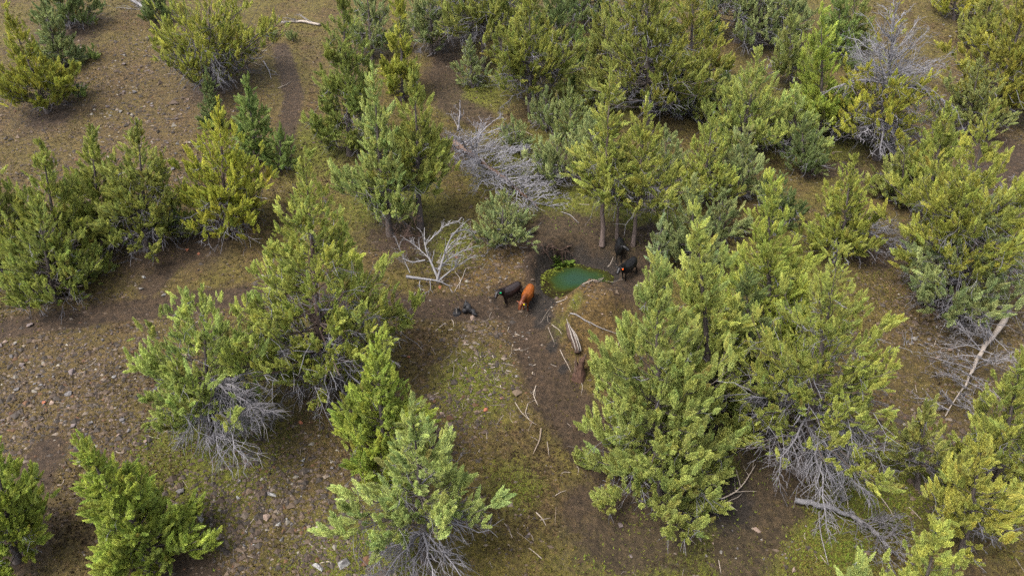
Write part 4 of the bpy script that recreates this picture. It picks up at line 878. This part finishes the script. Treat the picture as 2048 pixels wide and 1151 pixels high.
for j in range(16):
    p = ground(rng.uniform(1088, 1150), rng.uniform(490, 510)) - b0
    bough(rng, bag, np.array([p, p + (rng.normal(0, .25), -.25, .25 + rng.uniform(-.1, .3)), p + (rng.normal(0, .4), -.5, .1 - rng.uniform(0, .7))]), rng.uniform(.02, .045), 4, 1, .5, rng.uniform(.3, .9) * np.array([1, .95, .95]), 5)
o = bag.build('roots', ROT, r_); lift(o, r_, -.02); o['kind'] = 'stuff'
# ------------------------------------------------------------------ cows
def cow(name, px, py, heading, yaw, pitch, c, tagc, label, scale=1.0, stride=.06, belly=0.0, seed=0, lowneck=0.0):
    scale *= .9
    rng = rngf(seed); B = ground(px, py)
    bm = bmesh.new()
    def loft(C, k=12):
        """C: rings (centre, half width, half height, axis direction)"""
        rings = []
        for (p, hw, hh, ax) in C:
            ax = unit(np.array(ax, float)); sd = unit(np.cross((0, 0, 1.0), ax)) if abs(ax[2]) < .97 else np.array([0, 1.0, 0])
            upv = np.cross(ax, sd)
            rings.append([bm.verts.new(tuple(np.array(p) + sd * hw * math.cos(a) + upv * hh * math.sin(a))) for a in np.arange(k) * 2 * math.pi / k])
        for a, b in zip(rings[:-1], rings[1:]):
            for i in range(k): bm.faces.new((a[i], a[(i + 1) % k], b[(i + 1) % k], b[i]))
        bm.faces.new(rings[0][::-1]); bm.faces.new(rings[-1])
    X = (1, 0, 0)
    loft([((-.80, 0, 1.05), .06, .08, X), ((-.76, 0, 1.0), .20, .22, X), ((-.64, 0, .96), .28, .31, X), ((-.42, 0, .91), .31, .36, X), ((-.1, 0, .85), .36, .42, X), ((.18, 0, .85), .35, .43, X),
          ((.40, 0, .89), .29, .40, X), ((.55, 0, .95), .22, .32, X), ((.64, 0, 1.0), .12, .18, X)])
    sh = np.array([.52, 0, 1.08])
    cy, sy = math.cos(yaw), math.sin(yaw)
    fw = np.array([cy * math.cos(pitch * .5), sy * math.cos(pitch * .5), -math.sin(pitch * .5)])
    nd0 = unit(np.array([.8, .35 * sy, .35 - lowneck])); mid = sh + nd0 * .26; nd1 = unit(nd0 * .5 + np.array([cy, sy, .25 - lowneck])); poll = mid + nd1 * .28
    loft([(sh - nd0 * .12, .19, .29, nd0), (sh + nd0 * .12, .17, .26, nd0), (mid, .15, .215, nd1), (poll, .13, .165, nd1), (poll + nd1 * .06, .08, .1, nd1)])
    hd = np.array([cy * math.cos(pitch), sy * math.cos(pitch), -math.sin(pitch)])
    up_h = unit(np.array([0, 0, 1.0]) - hd * hd[2]); sd_h = np.cross(up_h, hd)
    h0 = poll + up_h * .03
    loft([(h0 - hd * .06, .09, .10, hd), (h0 + hd * .03, .135, .145, hd), (h0 + hd * .13, .14, .155, hd), (h0 + hd * .26, .112, .135, hd), (h0 + hd * .36, .098, .11, hd), (h0 + hd * .43, .105, .105, hd), (h0 + hd * .47, .075, .07, hd)])
    for s_ in (-1, 1):
        e = unit(sd_h * s_ - hd * .25 + up_h * .05); eb = h0 + sd_h * s_ * .09 + up_h * .05
        loft([(eb, .03, .03, e), (eb + e * .08, .065, .03, e), (eb + e * .16, .06, .026, e), (eb + e * .22, .02, .02, e)], 8)
    D_ = (0, 0, -1)
    for s_ in (-1, 1):
        q = stride * (1 if s_ > 0 else -1)
        loft([((.44, s_ * .15, .95), .10, .17, D_), ((.43, s_ * .17, .72), .085, .12, D_), ((.43 + q * .4, s_ * .165, .55), .062, .08, D_), ((.45 + q * .8, s_ * .16, .38), .055, .06, D_), ((.44 + q, s_ * .16, .2), .04, .045, D_), ((.44 + q, s_ * .16, .11), .05, .055, D_), ((.47 + q, s_ * .16, .04), .056, .065, D_), ((.48 + q, s_ * .16, 0), .06, .07, D_)], 10)
        q = -q
        loft([((-.56, s_ * .14, 1.0), .12, .23, D_), ((-.53, s_ * .17, .80), .11, .20, D_), ((-.50 + q * .3, s_ * .17, .64), .085, .14, D_), ((-.62 + q * .6, s_ * .16, .47), .05, .075, D_), ((-.67 + q * .8, s_ * .155, .40), .048, .065, D_), ((-.65 + q, s_ * .155, .22), .04, .045, D_), ((-.63 + q, s_ * .155, .11), .05, .055, D_), ((-.60 + q, s_ * .155, .04), .056, .065, D_), ((-.59 + q, s_ * .155, 0), .06, .07, D_)], 10)
    loft([((-.80, 0, 1.14), .035, .035, (-1, 0, -.2)), ((-.87, .01, 1.05), .032, .032, (-.4, 0, -1)), ((-.89, .02, .8), .028, .028, D_), ((-.88, .02, .6), .04, .04, D_), ((-.87, .02, .45), .045, .045, D_), ((-.87, .02, .36), .015, .015, D_)], 8)
    bmesh.ops.recalc_face_normals(bm, faces=bm.faces)
    me = bpy.data.meshes.new('body'); bm.to_mesh(me); bm.free()
    m, nt, b, out = newmat('cow_hide'); L = nt.links
    tc = nd(nt, 'ShaderNodeTexCoord'); nz = nd(nt, 'ShaderNodeTexNoise', Scale=5.0, Detail=5.0); L.new(tc.outputs['Object'], nz.inputs['Vector'])
    sx = nd(nt, 'ShaderNodeSeparateXYZ'); L.new(tc.outputs['Object'], sx.inputs[0])
    c = np.array(c); col = ramp(nt, nz.outputs[0], [(.3, tuple(c * .75)), (.7, tuple(c * 1.25))])
    legs = mix(nt, 1.0, ramp(nt, sx.outputs[2], [(.12, (.35, .3, .3)), (.6, (1, 1, 1))]), ramp(nt, math_n(nt, 'ADD', sx.outputs[0], 0.0), [(.25, (1, 1, 1)), (.75, (.5, .42, .45))]), 'MULTIPLY')
    L.new(mix(nt, 1.0, col, legs, 'MULTIPLY'), b.inputs['Base Color']); b.inputs['Roughness'].default_value = .42; b.inputs['Specular IOR Level'].default_value = .3
    n2 = nd(nt, 'ShaderNodeTexNoise', Scale=60.0, Detail=3.0); L.new(tc.outputs['Object'], n2.inputs['Vector'])
    bp = nd(nt, 'ShaderNodeBump', Strength=.4, Distance=.02); L.new(n2.outputs[0], bp.inputs['Height']); L.new(bp.outputs[0], b.inputs['Normal'])
    me.materials.append(m)
    root = empty(name, B); root.rotation_euler = (0, 0, heading); root.scale = (scale,) * 3; tag(root, label, 'cow', 'cattle at the spring')
    # stand all four feet on the slope
    ch, sh_ = math.cos(heading), math.sin(heading); g = lambda x, y: H(B[0] + scale * (x * ch - y * sh_), B[1] + scale * (x * sh_ + y * ch))
    zf, zr = (g(.46, .16) + g(.46, -.16)) / 2, (g(-.6, .16) + g(-.6, -.16)) / 2
    root.location.z = (zf * .6 + zr * .46) / 1.06 - .015; root.rotation_euler = (0, float(np.clip(-math.atan2(zf - zr, 1.06 * scale), -.16, .16)), heading)
    o = bpy.data.objects.new('body', me); COL.objects.link(o); o.parent = root
    rm = o.modifiers.new('join', 'REMESH'); rm.mode = 'VOXEL'; rm.voxel_size = .024; rm.use_smooth_shade = True
    sm = o.modifiers.new('soften', 'SMOOTH'); sm.factor = .5; sm.iterations = 4
    def ball(nm, p, r, mat):
        bb = bmesh.new(); bmesh.ops.create_icosphere(bb, subdivisions=1, radius=r); mm = bpy.data.meshes.new(nm); bb.to_mesh(mm); bb.free(); mm.materials.append(mat)
        q = bpy.data.objects.new(nm, mm); q.location = tuple(p); COL.objects.link(q); q.parent = root; return q
    for s_ in (-1, 1): ball('eye', h0 + hd * .15 + sd_h * s_ * .13 + up_h * .05, .024, EYE)
    bb = bmesh.new(); bmesh.ops.create_icosphere(bb, subdivisions=2, radius=1); mm = bpy.data.meshes.new('muzzle'); bb.to_mesh(mm); bb.free(); mm.materials.append(NOSE if c[0] < .1 else NOSE2)
    mz = bpy.data.objects.new('muzzle', mm); mz.scale = (.035, .08, .066); mz.location = tuple(h0 + hd * .445); COL.objects.link(mz); mz.parent = root
    mz.rotation_euler = Vector(tuple(hd)).to_track_quat('X', 'Z').to_euler()
    if tagc is not None:
        side, colr = tagc; s_ = side
        e = unit(sd_h * s_ - hd * .25 + up_h * .05); p = h0 + sd_h * s_ * .09 + up_h * .05 + e * .13 + hd * .035 + np.array([0, 0, -.05])
        tm = m_flat('ear_tag_' + name, colr, .5, .4, 20, .05)
        bb = bmesh.new(); bmesh.ops.create_cube(bb, size=1); bmesh.ops.bevel(bb, geom=bb.edges[:], offset=.12, segments=1, affect='EDGES')
        mm = bpy.data.meshes.new('ear_tag'); bb.to_mesh(mm); bb.free(); mm.materials.append(tm)
        t_ = bpy.data.objects.new('ear_tag', mm); t_.scale = (.018, .095, .115); t_.location = tuple(p); COL.objects.link(t_); t_.parent = root
        t_.rotation_euler = (0, 0, yaw)
    return root
EYE = m_flat('cow_eye', (.01, .008, .007), .15, .5); NOSE = m_flat('dark_muzzle', (.014, .014, .015), .45, .3); NOSE2 = m_flat('pale_muzzle', (.5, .3, .2), .5, .3)
rad = math.radians
cow('cow', 1024, 602, rad(216), rad(24), rad(32), (.010, .0055, .005), (1, (.02, .6, .22)), 'dark brown-black cow with green ear tag, turned to the left', 1.0, .05, seed=1, lowneck=-.2)
cow('cow.001', 1056, 611, rad(250), rad(-6), rad(50), (.135, .036, .0045), (1, (.85, .68, .02)), 'rust-orange cow with yellow ear tag beside the pond outlet', 1.0, .05, seed=2, lowneck=.35)
cow('cow.002', 1238, 510, rad(262), rad(62), rad(18), (.0045, .0042, .0046), None, 'black cow by the bare stem, its head turned to the right', 1.0, .03, seed=3, lowneck=-.8)
cow('cow.003', 1256, 554, rad(226), rad(14), rad(28), (.0045, .0042, .0046), (1, (.9, .12, .01)), 'black cow with orange ear tag walking down to the pond', 1.0, .08, seed=4)
# ------------------------------------------------------------------ rocks: each one a thing
def m_rock(name, stops, lich=.0):
    m, nt, b, out = newmat(name); L = nt.links
    tc = nd(nt, 'ShaderNodeNewGeometry'); nz = nd(nt, 'ShaderNodeTexNoise', Scale=7.0, Detail=6.0, Roughness=.7); L.new(tc.outputs['Position'], nz.inputs['Vector'])
    col = ramp(nt, nz.outputs[0], stops)
    if lich:
        n2 = nd(nt, 'ShaderNodeTexNoise', Scale=4.0, Detail=5.0, Roughness=.75); L.new(tc.outputs['Position'], n2.inputs['Vector'])
        col = mix(nt, ramp(nt, n2.outputs[0], [(.62 - lich * .2, (0, 0, 0)), (.68 - lich * .2, (.9, .9, .9))]), col, (.17, .165, .155))
    L.new(col, b.inputs['Base Color']); b.inputs['Roughness'].default_value = .9
    bp = nd(nt, 'ShaderNodeBump', Strength=.6, Distance=.05); L.new(nz.outputs[0], bp.inputs['Height']); L.new(bp.outputs[0], b.inputs['Normal'])
    return m
RM = dict(grey=m_rock('grey_rock', [(.3, (.035, .031, .031)), (.7, (.095, .085, .083))], .25), purple=m_rock('purple_grey_rock', [(.3, (.042, .032, .031)), (.7, (.105, .08, .074))]),
          tan=m_rock('pinkish_rock', [(.3, (.095, .064, .048)), (.7, (.18, .13, .1))]), rust=m_rock('rust_red_rock', [(.3, (.13, .038, .016)), (.7, (.24, .085, .04))]),
          white=m_rock('pale_rock', [(.3, (.07, .062, .054)), (.7, (.15, .138, .122))]), lichen=m_rock('lichened_rock', [(.3, (.035, .032, .032)), (.7, (.085, .08, .08))], .9))
def rock_mesh(seed, mat, npt=13, flat=.6):
    rng = rngf(seed); p = unit(rng.normal(0, 1, (npt, 3))) * rng.uniform(.8, 1.1, (npt, 1)) * np.array([1, rng.uniform(.6, .95), flat * rng.uniform(.75, 1.2)])
    bm = bmesh.new()
    for q in p: bm.verts.new(tuple(q))
    r = bmesh.ops.convex_hull(bm, input=bm.verts[:]); 
    bmesh.ops.delete(bm, geom=[v for v in bm.verts if not v.link_faces], context='VERTS')
    me = bpy.data.meshes.new('rock'); bm.to_mesh(me); bm.free(); me.materials.append(mat); return me
ROCKS = {k: [rock_mesh(500 + 7 * i + 31 * j, RM[k], 14) for i in range(4)] for j, k in enumerate(RM)}
rrng = rngf(600)
def rock(px, py, size, kind, label, group):
    size = size * .76
    B = ground(px, py); me = ROCKS[kind][rrng.integers(0, 4)]
    o = bpy.data.objects.new('rock', me); o.location = B + np.array([0, 0, size * .12]); o.scale = size * .5 * rrng.uniform(.85, 1.2, 3)
    o.rotation_euler = (rrng.normal(.2, .2), rrng.normal(0, .2), rrng.uniform(0, 6.28)); COL.objects.link(o); tag(o, label, 'rock', group)
for x, y, s, k, lb in ((945, 638, .65, 'tan', 'pinkish pale rock just downhill of the charred log'), (88, 806, .38, 'rust', 'bright rust-red stone alone on the lower left slope'), (602, 845, .42, 'rust', 'rust-red stone below the bare silvery bough'),
                       (972, 820, .36, 'rust', 'orange stone on the mossy flat below the clearing'), (1004, 795, .34, 'rust', 'rust-brown stone uphill of the orange one on the flat'), (864, 798, .5, 'purple', 'flat purplish rock beside the bright bushy juniper'),
                       (884, 828, .45, 'tan', 'flat pinkish rock downhill of the purplish one'), (808, 712, .48, 'purple', 'grey slab behind the bright bushy juniper top'), (818, 714, .28, 'rust', 'rust stone touching the grey slab behind the bushy juniper'),
                       (145, 745, .8, 'purple', 'large flat dark slab on the lower left slope'), (60, 650, .7, 'purple', 'dark flat rock right below the trail at the left'), (410, 755, .6, 'purple', 'dark rock at the left skirt of the rounded juniper'),
                       (138, 788, .6, 'grey', 'grey rock downhill of the large flat slab'), (228, 755, .5, 'grey', 'round grey rock right of the large flat slab'), (535, 1035, .55, 'tan', 'pinkish boulder on the flat below the drooping bough'),
                       (400, 1030, .5, 'white', 'pair-forming white rock right of the corner juniper, upper'), (402, 1040, .5, 'lichen', 'pair-forming lichened rock right of the corner juniper, lower'), (637, 1135, .75, 'lichen', 'large dark lichened boulder at the bottom edge'), (688, 1128, .8, 'lichen', 'dark boulder under the bare skirts at the bottom edge'),
                       (545, 990, .5, 'lichen', 'white-crusted dark rock on the flat below the drooping bough'), (360, 985, .55, 'grey', 'grey rock beside the top of the corner juniper'), (350, 1012, .5, 'grey', 'flat dark rock against the corner juniper'),
                       (1735, 970, .95, 'lichen', 'big lichened boulder on green moss right of the leaning trunk'), (1240, 1050, .4, 'purple', 'lone stone on the bare track at the bottom'), (1262, 1112, .3, 'purple', 'small stone at the lower end of the bare track'),
                       (1400, 985, .35, 'tan', 'pinkish stone in the dark wet hollow'), (1514, 1060, .4, 'tan', 'pale stone beside the second dark track'), (1588, 1140, .45, 'tan', 'pinkish stone at the bottom edge right of the second track'),
                       (880, 575, .4, 'rust', 'orange-brown stone at the base of the white branch heap'), (1275, 573, .42, 'white', 'pale stone at the crown edge below the orange-tagged cow'), (1000, 556, .38, 'white', 'pale stone on the bank above the dark cow'), (1938, 668, .5, 'tan', 'pinkish rock beside the bleached trunk butt'),
                       (1900, 700, .4, 'tan', 'tan stone downhill of the long thin stick'), (375, 500, .4, 'rust', 'rust stone uphill of the trail bend'), (398, 508, .38, 'rust', 'second rust stone uphill of the trail bend, nearer the golden juniper'), (283, 578, .5, 'white', 'white-patched stone just above the trail'),
                       (327, 590, .45, 'white', 'white-patched stone right of its twin above the trail'), (288, 555, .42, 'lichen', 'dark speckled stone above the trail'), (240, 225, .6, 'white', 'pale boulder on the stony slope above the clump'), (258, 228, .6, 'purple', 'purple-grey boulder beside the pale one on the stony slope'),
                       (376, 218, .6, 'grey', 'bluish grey boulder left of the golden pointed juniper')):
    rock(x, y, s, k, lb, 'marked rocks')
ZONES = [  # open ground in the photograph: boxes with their wording, count, size range, kinds, group
    ([(0, 660, 120, 720, 'just below the trail at the left edge'), (120, 655, 250, 720, 'below the trail, left of the rounded juniper'), (0, 720, 120, 780, 'beside the large flat slab, near the left edge'), (150, 720, 260, 790, 'right of the large flat slab'),
      (0, 780, 110, 850, 'around the bright rust-red stone'), (120, 800, 250, 850, 'right of the bright rust-red stone'), (140, 840, 300, 900, 'uphill of the corner juniper')], 66, (.2, .48), ('grey', 'purple', 'purple', 'tan', 'grey'), 'stones below the trail'),
    ([(360, 950, 450, 1040, 'close to the right of the corner juniper'), (450, 950, 560, 1030, 'on the mossy flat below the drooping bough'), (560, 900, 670, 1000, 'on the flat beside the drooping bough tip'), (400, 1050, 540, 1110, 'on the flat near the bottom edge'), (540, 1030, 660, 1110, 'left of the bare grey skirts')], 46, (.16, .36), ('grey', 'lichen', 'purple', 'grey', 'lichen'), 'stones on the mossy flat'),
    ([(140, 80, 220, 150, 'beside the seedling on the upper left slope'), (220, 80, 300, 160, 'left of the wide round-crowned juniper'), (140, 160, 230, 235, 'right of the leaning corner juniper'), (230, 160, 310, 240, 'around the pale boulder on the upper slope'), (310, 190, 385, 250, 'below the wide round-crowned juniper'), (330, 250, 385, 340, 'left of the golden pointed juniper')], 70, (.25, .58), ('grey', 'purple', 'white', 'purple', 'tan'), 'stones on the upper left slope'),
    ([(950, 640, 1010, 690, 'on the clearing just below the dark cow'), (1010, 640, 1060, 690, 'on the clearing below the orange cow'), (880, 650, 950, 700, 'on the clearing downhill of the charred stump'), (1000, 695, 1060, 755, 'along the left edge of the trodden track')], 42, (.14, .25), ('white', 'tan', 'white'), 'pale stones on the clearing'),
    ([(940, 500, 1000, 560, 'right of the white branch heap'), (1000, 510, 1065, 560, 'on the bank above the dark cow')], 20, (.16, .3), ('white', 'tan', 'grey'), 'stones on the bank'),
    ([(1110, 585, 1165, 640, 'on the near side of the earth mound'), (1165, 585, 1225, 640, 'on top of the earth mound')], 12, (.12, .25), ('white', 'tan', 'tan'), 'stones on the mound'),
    ([(860, 780, 930, 850, 'right of the bright bushy juniper'), (930, 780, 1000, 850, 'on the flat around the orange stone'), (960, 1000, 1060, 1080, 'on the flat right of the bare grey skirts')], 18, (.15, .32), ('tan', 'purple', 'purple'), 'stones on the flat'),
    ([(1850, 600, 1930, 660, 'below the low grey-green juniper at right'), (1840, 670, 1950, 740, 'left of the bleached fallen trunk'), (1990, 450, 2040, 620, 'along the right edge above the bleached trunk')], 26, (.2, .4), ('tan', 'grey', 'white'), 'stones on the right slope'),
    ([(1880, 40, 1940, 130, 'right of the silvery dead top'), (1880, 130, 1950, 200, 'uphill of the windswept junipers')], 14, (.3, .6), ('grey', 'white', 'purple'), 'stones by the half-dead juniper'),
    ([(1370, 960, 1440, 1000, 'at the dark wet hollow'), (1490, 1040, 1620, 1130, 'along the second dark track'), (1400, 1050, 1480, 1120, 'on the bright moss below the wet hollow')], 20, (.14, .3), ('tan', 'white', 'grey'), 'stones by the wet hollow')]
for boxes, n, (s0, s1), kinds, gname in ZONES:
    ar = np.array([(b[2] - b[0]) * (b[3] - b[1]) for b in boxes], float)
    for j in range(n):
        b = boxes[rrng.choice(len(boxes), p=ar / ar.sum())]; k = kinds[rrng.integers(0, len(kinds))]; f = rrng.uniform() ** 2
        rock(rrng.uniform(b[0], b[2]), rrng.uniform(b[1], b[3]), s0 + (s1 - s0) * f, k, '%s %s stone %s' % ('small' if f < .25 else 'larger', {'grey': 'grey', 'purple': 'purplish', 'tan': 'pinkish', 'rust': 'rusty', 'white': 'pale', 'lichen': 'speckled'}[k], b[4]), gname)
# ------------------------------------------------------------------ ground cover nobody could count
GS = m_wood('scatter_tint', [(.3, (.8, .8, .8)), (.7, (1.15, 1.15, 1.15))], sc=3, stretch=1, bump=0)
def sample_world(rng, n):
    px = rng.uniform(-60, 2108, n); py = rng.uniform(-60, 1215, n); d = FWD[None] + ((px - 1024) / FPX)[:, None] * RIGHT - ((py - 575.5) / FPX)[:, None] * UP
    t = (SLOPE * CAM[1] - CAM[2]) / (d[:, 2] - SLOPE * d[:, 1]); P = CAM + t[:, None] * d
    return P[:, 0], P[:, 1], t
rng = rngf(700)
x, y, t = sample_world(rng, 150000); bare, green, rocky, wet = masks(x, y); nb = fbm(x / 1.7, y / 1.7, 3)
keep = (rng.uniform(0, 1, len(x)) < np.clip(.04 + .72 * rocky + .35 * nb, .015, 1) * (1 - .88 * bare)) & (pond_s(x, y) > 1.15); x, y, t = x[keep], y[keep], t[keep]; n = len(x)
oc = np.array([(1, 0, 0), (0, 1, 0), (-1, 0, 0), (0, -1, 0), (0, 0, 1), (0, 0, -.4)], float); of = np.array([(0, 1, 4), (1, 2, 4), (2, 3, 4), (3, 0, 4)])
sz = rng.gamma(2.2, .022, n) + .025; sz *= (.75 + t / 160) * (1 + .7 * rocky[keep] * rng.uniform(0, 1, n))
a = rng.uniform(0, 6.28, n); R2 = np.stack([np.stack([np.cos(a), -np.sin(a)], -1), np.stack([np.sin(a), np.cos(a)], -1)], 1)
base = oc[None] * rng.uniform(.6, 1.25, (n, 6, 1)) * np.stack([np.ones(n), rng.uniform(.5, 1, n), rng.uniform(.35, .75, n)], -1)[:, None]
xy = np.einsum('nij,nkj->nki', R2, base[..., :2]); V = np.concatenate([xy, base[..., 2:]], -1) * sz[:, None, None]
V += np.stack([x, y, height(x, y) - .004], -1)[:, None]
pal = np.array([(.04, .032, .026), (.06, .043, .032), (.092, .066, .045), (.12, .095, .072), (.085, .045, .024), (.18, .16, .13)]); ck = .8 * pal[rng.choice(6, n, p=(.34, .34, .2, .06, .04, .02))] * rng.uniform(.75, 1.2, (n, 1))
Fp = (of[None] + (np.arange(n) * 6)[:, None, None]).reshape(-1, 3)
tag(mesh_np('gravel', V.reshape(-1, 3), Fp, GS, col=np.repeat(ck, 6, 0)), 'loose gravel strewn over the slope', 'gravel', kind='stuff')
def tufts(name, n0, prob, hgt, palette, label, cat, seed, blades=4, wid=.28):
    rng = rngf(seed); x, y, t = sample_world(rng, n0); bare, green, rocky, wet = masks(x, y)
    keep = (rng.uniform(0, 1, n0) < prob(x, y, bare, green, rocky, wet)) & (pond_s(x, y) > 1.12); x, y, t = x[keep], y[keep], t[keep]; n = len(x)
    z = height(x, y); P = np.stack([x, y, z - .005], -1); k = np.repeat(np.arange(n), blades); m = len(k)
    a = rng.uniform(0, 6.28, m); h = hgt * rng.uniform(.5, 1.4, m) * (.8 + t[k] / 150); out_ = np.stack([np.cos(a), np.sin(a), np.zeros(m)], -1)
    b = P[k] + out_ * (h * .25)[:, None] * rng.uniform(0, 1, (m, 1)); sd = np.stack([-np.sin(a), np.cos(a), np.zeros(m)], -1) * (h * wid)[:, None]
    tp = b + out_ * (h * rng.uniform(.2, .9, m))[:, None] + np.array([0, 0, 1.0]) * (h * rng.uniform(.5, 1, m))[:, None]
    V = np.stack([b - sd, b + sd, tp], 1).reshape(-1, 3); pal = np.array(palette); w = np.clip(.5 + 1.2 * fbm(x / 3.1, y / 3.1, 3), 0, .999)
    ci = np.clip((w * len(pal) + rng.normal(0, .6, n)).astype(int), 0, len(pal) - 1); c = pal[ci][k] * rng.uniform(.7, 1.3, (m, 1))
    tag(mesh_np(name, V, np.arange(m * 3).reshape(-1, 3), GS, col=np.repeat(c, 3, 0)), label, cat, kind='stuff')
tufts('moss', 150000, lambda x, y, b, g, r, w: np.clip(.66 + .8 * fbm(x / 1.3, y / 1.3, 3) + 1.3 * fbm(x / 6 + 4, y / 6, 2) - .6 * r, .04, .95) * (1 - .93 * b) * (1 - w) * (1 - .88 * np.minimum(1, 1.6 * blob_px(x, y, EARTH))), .095,
      [(.024, .015, .007), (.042, .028, .010), (.055, .041, .0095), (.076, .062, .011), (.064, .06, .0095)], 'low olive moss and dry stubble over the soil', 'moss', 701, 4)
tufts('grass', 140000, lambda x, y, b, g, r, w: np.clip(g * 1.1 + .8 * fbm(x / 1.1, y / 1.1, 3) - .25, 0, .9) * (1 - .8 * b) * (1 - .5 * w) * (1 - .8 * np.minimum(1, 1.6 * blob_px(x, y, EARTH))), .10,
      [(.07, .07, .010), (.085, .095, .011), (.095, .12, .012), (.075, .11, .010)], 'short bright green grass patches', 'grass', 702, 4, .16)
# pale twig litter
rng = rngf(703); x, y, t = sample_world(rng, 9000); cl = plane_pt(980, 700); d = np.hypot(x - cl[0], y - cl[1]); pr = (.05 + .6 * np.exp(-(d / 3.6) ** 2)) * (1 - .8 * masks(x, y)[0])
keep = (rng.uniform(0, 1, len(x)) < pr) & (pond_s(x, y) > 1.2); x, y = x[keep], y[keep]; n = len(x); a = rng.uniform(0, 6.28, n); l = rng.uniform(.1, .38, n)
P = np.stack([np.stack([x + f * l * np.cos(a), y + f * l * np.sin(a), x * 0], -1) for f in (-1, 0, 1)], 1); P[:, 1, :2] += rng.normal(0, .05, (n, 2)); P[..., 2] = height(P[..., 0], P[..., 1]) + .025
V, Fq = tubes(P, np.broadcast_to(rng.uniform(.008, .022, n)[:, None], (n, 3)), 3); tag(mesh_np('twig_litter', V, Fq, BONE, col=np.repeat(rng.uniform(.6, 1.35, (n, 1)), 9, 0) * np.array([[1, .95, .88]])), 'pale twig litter on the ground', 'twigs', kind='stuff')
# marsh plants and floating weed at the pond
rng = rngf(704); n = 110; ang = rng.normal(math.radians(108), .16, n); q = rng.uniform(.84, 1.02, n) + rng.normal(0, .05, n)
x = PC[0] - .15 + 2.05 * q * np.cos(ang); y = PC[1] + 2.15 * q * np.sin(ang); k = np.repeat(np.arange(n), 6); m = len(k); a = rng.uniform(0, 6.28, m); h = rng.uniform(.08, .26, m)
b = np.stack([x, y, np.maximum(height(x, y), ZW)], -1)[k]; o_ = np.stack([np.cos(a), np.sin(a), 0 * a], -1); sd = np.stack([-np.sin(a), np.cos(a), 0 * a], -1) * (h * .3)[:, None]
V = np.stack([b - sd * .4, b + sd * .4, b + o_ * (h * .8)[:, None] + np.array([0, 0, 1]) * (h * .8)[:, None] + sd, b + o_ * (h * .8)[:, None] + np.array([0, 0, 1]) * (h * .8)[:, None] - sd], 1).reshape(-1, 3)
tag(mesh_np('marsh_plants', V, np.arange(m * 4).reshape(-1, 4), GS, col=np.repeat(np.array([[.06, .095, .010]]) * rng.uniform(.6, 1.35, (m, 1)), 4, 0)), 'bright green marsh plants at the back of the pond', 'plants', kind='stuff')
n = 420; ang = rng.uniform(0, 6.28, n); ang[:230] = rng.normal(2.2, .5, 230); q = 1 - np.abs(rng.normal(0, .14, n)); dx, dy = np.cos(ang), np.sin(ang); s1 = pond_s(PC[0] + dx, PC[1] + dy)
x = PC[0] + dx * q / s1; y = PC[1] + dy * q / s1; r = rng.uniform(.015, .06, n); a = rng.uniform(0, 6.28, n)
V = np.stack([np.stack([x + r * np.cos(a + j * 1.257) * rng.uniform(.6, 1.3, n), y + r * np.sin(a + j * 1.257) * rng.uniform(.6, 1.3, n), np.full(n, ZW) + rng.uniform(.004, .012, n)], -1) for j in range(5)], 1).reshape(-1, 3)
tag(mesh_np('floating_weed', V, np.arange(n * 5).reshape(-1, 5), GS, col=np.repeat(np.array([[.08, .095, .01]]) * rng.uniform(.5, 1.4, (n, 1)), 5, 0)), 'yellow-green weed floating along the pond margin', 'pond weed', kind='stuff')
